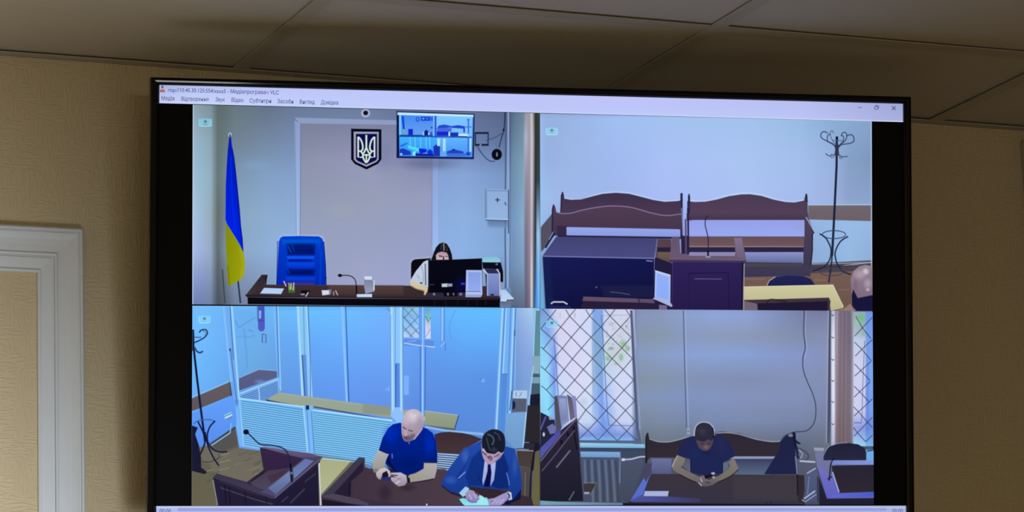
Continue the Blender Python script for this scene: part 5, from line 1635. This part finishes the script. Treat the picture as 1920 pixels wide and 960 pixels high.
pc = Pic('bench_image', lr, V4, 'dark bench back behind the lone person')
pc.poly([(1005, 520), (1008, 280), (1028, 245), (1042, 300), (1120, 330), (1220, 332), (1320, 310), (1420, 280), (1520, 255), (1700, 235), (1850, 250), (2000, 300), (2140, 328), (2280, 322), (2280, 470), (1450, 475), (1050, 470)], (44, 40, 52), (52, 44, 54))
pc.line([(1042, 302), (1120, 326), (1220, 328), (1320, 304), (1400, 276)], 1.8, (150, 160, 176), sm=True, a=0.8)
pc.line([(1640, 250), (1740, 246), (1850, 260), (2000, 304), (2140, 326), (2220, 322)], 1.8, (158, 166, 186), sm=True, a=0.8)
pc.line([(1012, 520), (1014, 290), (1028, 248)], 3.4, (34, 32, 44))
pc.poly([(1060, 480), (1240, 480), (1240, 618), (1068, 615)], (104, 112, 158), (84, 90, 128))
pc.poly([(1480, 460), (2250, 460), (2240, 480), (1480, 482)], (142, 152, 190))
pc.poly([(1480, 484), (2210, 482), (2120, 630), (1480, 628)], (56, 64, 92), (88, 104, 134))
pc.line([(2105, 620), (2180, 500)], 1.8, (150, 160, 186))
pc.build()

pc = Pic('cable_image', lr, V4, 'black cable hanging down the wall in a long bend')
zz(1310, 570, 4.8)
pc.line([(948, 60), (942, 250), (956, 390), (936, 480), (938, 590), (975, 700), (1020, 800), (1048, 900), (1050, 1000), (1030, 1080), (970, 1140), (880, 1150)], 1.9, (54, 62, 92), sm=True)
pc.line([(964, 60), (958, 250), (972, 390), (954, 480)], 1.2, (170, 182, 214), sm=True, a=0.5)
pc.build()
pc = Pic('window_image', lr, V4, 'narrow bright strip of a second window beside a brown curtain')
pc.grid([1160, 1180, 1195, 1215, 1230, 1245, 1265, 1360, 1380, 1400], [60, 300, 600, 960, 1290],
        [[(130, 136, 165), (60, 64, 84), (170, 176, 205), (190, 196, 220), (140, 130, 150), (160, 150, 170), (118, 106, 128), (112, 104, 124), (150, 146, 160), (120, 124, 140)],
         [(140, 146, 175), (72, 78, 98), (206, 212, 236), (226, 228, 244), (150, 140, 160), (166, 150, 166), (126, 112, 128), (116, 106, 122), (140, 138, 150), (160, 160, 176)],
         [(136, 144, 174), (66, 72, 96), (206, 212, 238), (230, 232, 246), (150, 138, 156), (158, 140, 154), (128, 112, 124), (124, 114, 130), (150, 146, 158), (160, 160, 180)],
         [(120, 128, 156), (60, 66, 92), (200, 206, 236), (226, 230, 246), (150, 136, 150), (140, 122, 134), (122, 104, 110), (122, 112, 126), (150, 146, 158), (150, 152, 170)],
         [(112, 118, 140), (90, 96, 120), (170, 176, 206), (180, 182, 206), (128, 112, 122), (118, 100, 108), (110, 92, 94), (112, 100, 110), (130, 126, 136), (130, 130, 146)]])
for y in (100, 300, 500, 690, 880, 1080):
    pc.line([(1192, y - 6), (1205, y + 8), (1216, y - 4)], 1.8, (74, 80, 106))
for i in range(7):
    x = 1255 + i * 18
    pc.line([(x, 80), (x - 10, 1270)], 1.6, random.choice([(100, 88, 104), (140, 124, 138), (112, 98, 112)]), a=0.5)
pc.grid([1385, 1400, 1490, 1510, 1545, 1590], [70, 250, 330, 600, 960, 1120, 1280],
        [[(150, 160, 170), (150, 170, 180), (140, 170, 190), (110, 150, 225), (110, 150, 230), (120, 150, 210)], [(160, 170, 180), (170, 190, 200), (150, 180, 190), (112, 152, 226), (120, 158, 236), (120, 150, 210)],
         [(170, 176, 200), (196, 206, 236), (190, 200, 225), (120, 156, 226), (120, 158, 236), (120, 150, 210)], [(180, 180, 210), (206, 210, 242), (206, 208, 236), (110, 146, 226), (128, 166, 240), (120, 150, 215)],
         [(180, 180, 205), (206, 208, 240), (200, 204, 232), (106, 140, 222), (124, 160, 240), (116, 146, 215)], [(150, 160, 210), (150, 160, 226), (140, 152, 222), (100, 130, 215), (110, 142, 226), (110, 140, 210)],
         [(150, 196, 226), (160, 214, 240), (150, 206, 240), (120, 180, 232), (120, 180, 232), (110, 160, 210)]])
pc.soft(1455, 130, 50, 60, (110, 190, 120), 0.95)
pc.soft(1430, 160, 30, 40, (150, 210, 160), 0.7)
pc.soft(1480, 270, 24, 30, (140, 180, 150), 0.8)
pc.line([(1490, 330), (1475, 700), (1468, 960), (1462, 1060)], 1.6, (84, 110, 180), a=0.8)
pc.line([(1395, 1068), (1465, 1070)], 1.6, (84, 96, 150))
for P_ in ([(1400, 290), (1470, 215), (1560, 120)], [(1410, 110), (1470, 215), (1545, 310)], [(1405, 470), (1465, 408), (1560, 320)], [(1400, 345), (1465, 408), (1550, 510)], [(1400, 650), (1455, 600), (1550, 515)], [(1400, 540), (1455, 600), (1540, 690)],
           [(1395, 840), (1445, 790), (1540, 700)], [(1395, 740), (1445, 790), (1530, 880)], [(1395, 1010), (1435, 970), (1530, 885), (1560, 850)], [(1390, 925), (1435, 970), (1515, 1065), (1560, 1110)], [(1395, 1190), (1425, 1160), (1515, 1065), (1560, 1020)],
           [(1390, 1110), (1425, 1160), (1500, 1240)], [(1500, 1240), (1560, 1180)]):
    pc.line(P_, 1.8, (58, 66, 104), a=0.9)
pc.poly([(1170, 60), (1186, 60), (1170, 1250), (1148, 1250)], (70, 76, 98), a=0.9)
pc.line([(1164, 60), (1146, 1250)], 1.8, (160, 168, 196), a=0.8)
pc.build()

pc = Pic('coat_image', lr, V4, 'dark coat and bags heaped on the bench')
zz(1310, 760, 4.8)
pc.poly([(585, 622), (640, 530), (720, 400), (735, 320), (780, 270), (850, 240), (870, 250), (872, 310), (920, 345), (900, 352), (872, 340), (868, 440), (878, 620)], (30, 34, 68), (32, 36, 74))
pc.line([(735, 322), (770, 275), (840, 246), (880, 238)], 1.8, (60, 66, 92), sm=True)
pc.ell(825, 270, 22, 14, (120, 124, 144))
pc.line([(852, 240), (860, 320), (880, 400), (890, 480)], 4.0, (22, 24, 44), sm=True)
pc.line([(885, 380), (960, 420), (985, 460), (960, 495), (915, 490), (890, 440)], 2.2, (60, 66, 100), sm=True)
pc.line([(900, 400), (930, 440), (910, 480)], 2.0, (150, 156, 184), sm=True)
pc.line([(868, 460), (884, 620)], 2.2, (120, 126, 160))
pc.poly([(880, 500), (950, 520), (1040, 520), (1060, 560), (960, 620), (885, 630)], (84, 88, 108), a=0.8)
pc.line([(905, 500), (960, 505), (1045, 510)], 3.0, (180, 188, 210))
pc.build()
pc = Pic('table_image', lr, V4, 'dark table with a shiny raised edge')
zz(1000, 760, 4.8)
pc.poly([(1060, 618), (1240, 618), (1800, 622), (2440, 630), (2440, 905), (800, 905), (870, 860)], (58, 52, 62), (54, 50, 68), (0, 1))
pc.poly([(870, 860), (1000, 640), (1068, 520), (1070, 560), (985, 800), (1010, 825), (960, 862)], (96, 116, 200), (84, 104, 200), (0, 1))
pc.poly([(1010, 530), (1066, 520), (1060, 600), (1010, 690), (985, 640)], (70, 68, 96))
pc.poly([(880, 850), (975, 805), (1500, 840), (1500, 872), (885, 868)], (76, 84, 158), (60, 58, 92), (1, 0))
pc.poly([(800, 878), (2440, 890), (2440, 930), (800, 915)], (26, 26, 38))
pc.poly([(1800, 640), (2400, 640), (2440, 860), (1800, 850)], (66, 60, 66), a=0.6, fe=4)
zz(1310, 760, 4.8)
pc.poly([(880, 625), (945, 630), (940, 870), (890, 870)], (50, 42, 48))
pc.line([(884, 620), (888, 810)], 2.6, (26, 24, 36))
pc.line([(606, 870), (606, 884)], 1.8, (20, 18, 28))
pc.line([(644, 866), (644, 884)], 1.8, (20, 18, 28))
pc.build()
pc = Pic('person_image', lr, V4, 'person in a dark blue shirt bent over a phone')
zz(1240, 780, 6.857)
pc.line([(425, 330), (415, 220), (440, 130), (500, 85), (560, 80), (620, 100), (668, 160), (678, 260), (668, 330)], 2.4, (176, 186, 206), sm=True, a=0.7)
pc.poly([(205, 500), (215, 420), (270, 320), (330, 275), (430, 258), (540, 400), (670, 250), (740, 245), (820, 280), (880, 350), (925, 450), (935, 520), (840, 570), (785, 600), (785, 750), (560, 760), (375, 740), (365, 570), (320, 545)], (34, 38, 80), (30, 38, 84))
pc.soft(440, 480, 120, 140, (26, 42, 88), 0.7)
pc.soft(770, 400, 110, 130, (40, 40, 84), 0.7)
pc.soft(580, 480, 90, 60, (22, 28, 66), 0.6)
pc.line([(370, 560), (374, 735)], 2.2, (16, 16, 40))
pc.line([(786, 590), (784, 740)], 2.2, (16, 16, 40))
pc.poly([(335, 545), (366, 560), (370, 720), (300, 670), (260, 640)], (86, 88, 104), (100, 102, 116))
pc.poly([(790, 600), (845, 590), (860, 660), (800, 710), (788, 740)], (98, 104, 130))
pc.poly([(205, 505), (305, 545), (285, 610), (245, 660), (330, 705), (420, 750), (490, 785), (500, 850), (440, 850), (330, 800), (220, 740), (145, 690), (132, 650), (165, 580)], (128, 122, 116), (106, 100, 98), (0.3, 1))
pc.line([(205, 508), (165, 580), (134, 655)], 2.2, (176, 176, 178), a=0.7)
pc.poly([(850, 590), (930, 540), (965, 620), (985, 670), (960, 720), (880, 770), (800, 810), (700, 850), (690, 800), (760, 750), (860, 680), (880, 640)], (124, 118, 112), (112, 108, 96), (-0.3, 1))
pc.line([(440, 852), (330, 806), (220, 748)], 2.4, (38, 30, 40), a=0.8)
pc.line([(985, 690), (880, 780), (720, 860)], 2.6, (44, 38, 48), a=0.8)
pc.poly([(480, 780), (540, 765), (560, 800), (600, 820), (680, 800), (710, 770), (720, 840), (650, 890), (570, 905), (500, 905), (470, 860)], (118, 108, 118), (92, 84, 92))
pc.poly([(545, 765), (640, 745), (655, 775), (560, 808)], (20, 20, 34))
pc.ell(660, 738, 24, 14, (176, 176, 190))
pc.ell(668, 790, 20, 16, (150, 146, 152))
pc.line([(500, 800), (520, 850)], 2.4, (168, 158, 168))
pc.line([(470, 855), (515, 895)], 2.2, (160, 152, 160))
pc.line([(560, 850), (620, 860)], 2.0, (60, 54, 62))
pc.poly([(440, 300), (445, 330), (480, 410), (530, 445), (575, 450), (620, 420), (655, 350), (668, 290), (600, 250)], (78, 66, 80), (84, 68, 82))
pc.poly([(430, 270), (432, 190), (450, 130), (500, 92), (550, 86), (610, 102), (650, 145), (668, 200), (666, 280), (640, 320), (600, 300), (540, 330), (490, 320), (455, 310)], (46, 46, 62), (42, 40, 58), sm=True)
pc.soft(520, 200, 80, 70, (62, 60, 78), 0.6)
pc.soft(570, 270, 70, 50, (44, 42, 74), 0.7)
pc.soft(570, 400, 50, 36, (128, 100, 110), 0.7)
pc.line([(500, 355), (545, 365)], 2.2, (60, 46, 60))
pc.line([(590, 362), (630, 350)], 2.2, (60, 46, 60))
pc.line([(654, 150), (670, 230), (664, 290)], 2.4, (20, 20, 34), a=0.8)
pc.build()

pc = Pic('paper_image', lr, V4, 'white strip of paper on the dark table')
zz(1000, 760, 4.8)
pc.poly([(1000, 772), (1214, 772), (1206, 818), (990, 816)], (168, 176, 220))
pc.build()
pc = Pic('glass_stand_image', lr, V4, 'clear upright sheet holder at the table end')
zz(1310, 760, 4.8)
pc.poly([(945, 620), (1050, 560), (1075, 640), (1070, 870), (930, 860), (955, 760)], (84, 92, 124), (72, 80, 116))
pc.line([(970, 612), (1048, 566)], 2.4, (160, 168, 196))
pc.line([(945, 840), (1045, 770)], 2.6, (170, 180, 210))
pc.line([(925, 850), (955, 868), (1055, 800)], 2.0, (140, 150, 186))
pc.line([(1066, 640), (1068, 870)], 2.0, (44, 44, 60))
pc.line([(990, 640), (975, 800)], 1.6, (130, 140, 176), a=0.7)
pc.build()
pc = Pic('side_desk_image', lr, V4, 'dark desk with a bright blue edge at the right of the view')
pc.poly([(1040, 400), (1120, 405), (1120, 490), (1190, 500), (1190, 640), (1150, 720), (1060, 545)], (116, 120, 160), (104, 108, 156))
pc.poly([(1030, 380), (1125, 384), (1120, 410), (1036, 406)], (150, 158, 180))
pc.poly([(1060, 540), (1180, 640), (1210, 590), (1270, 790), (1600, 780), (1600, 835), (1150, 840)], (116, 112, 196), (92, 96, 190))
pc.poly([(1180, 490), (1600, 490), (1600, 535), (1190, 535)], (120, 132, 200), (130, 150, 216), (1, 0))
pc.poly([(1500, 400), (1600, 395), (1600, 500), (1505, 495)], (110, 170, 230))
pc.line([(1510, 412), (1600, 396)], 2.6, (50, 62, 92))
pc.poly([(1190, 545), (1600, 535), (1600, 775), (1265, 790), (1225, 690)], (40, 36, 52), (46, 40, 50))
pc.line([(1200, 600), (1258, 780)], 1.8, (176, 184, 216))
pc.poly([(1260, 792), (1600, 780), (1600, 820), (1160, 828)], (96, 104, 206), (70, 90, 200), (1, 0))
pc.poly([(1075, 640), (1150, 840), (1600, 834), (1600, 910), (1080, 905)], (40, 38, 56), (30, 30, 48))
pc.poly([(1118, 495), (1122, 430), (1170, 370), (1250, 345), (1340, 338), (1430, 350), (1490, 385), (1504, 430), (1502, 495)], (32, 34, 56), (38, 40, 66))
pc.line([(1118, 450), (1165, 372), (1250, 342), (1340, 335)], 1.6, (140, 146, 160), sm=True, a=0.7)
pc.line([(1212, 470), (1185, 530), (1175, 620), (1170, 680)], 2.6, (24, 24, 42), sm=True)
pc.line([(1155, 665), (1195, 640)], 2.6, (30, 30, 50))
pc.build()
# pale strip along the foot of the view
pc = Pic('view_edge_image', lr, V4)
zz(1000, 760, 4.8)
pc.poly([(60, 858), (200, 866), (800, 880), (800, 898), (60, 900)], (116, 160, 180), (104, 128, 160), (1, 0))
pc.build()
zz()
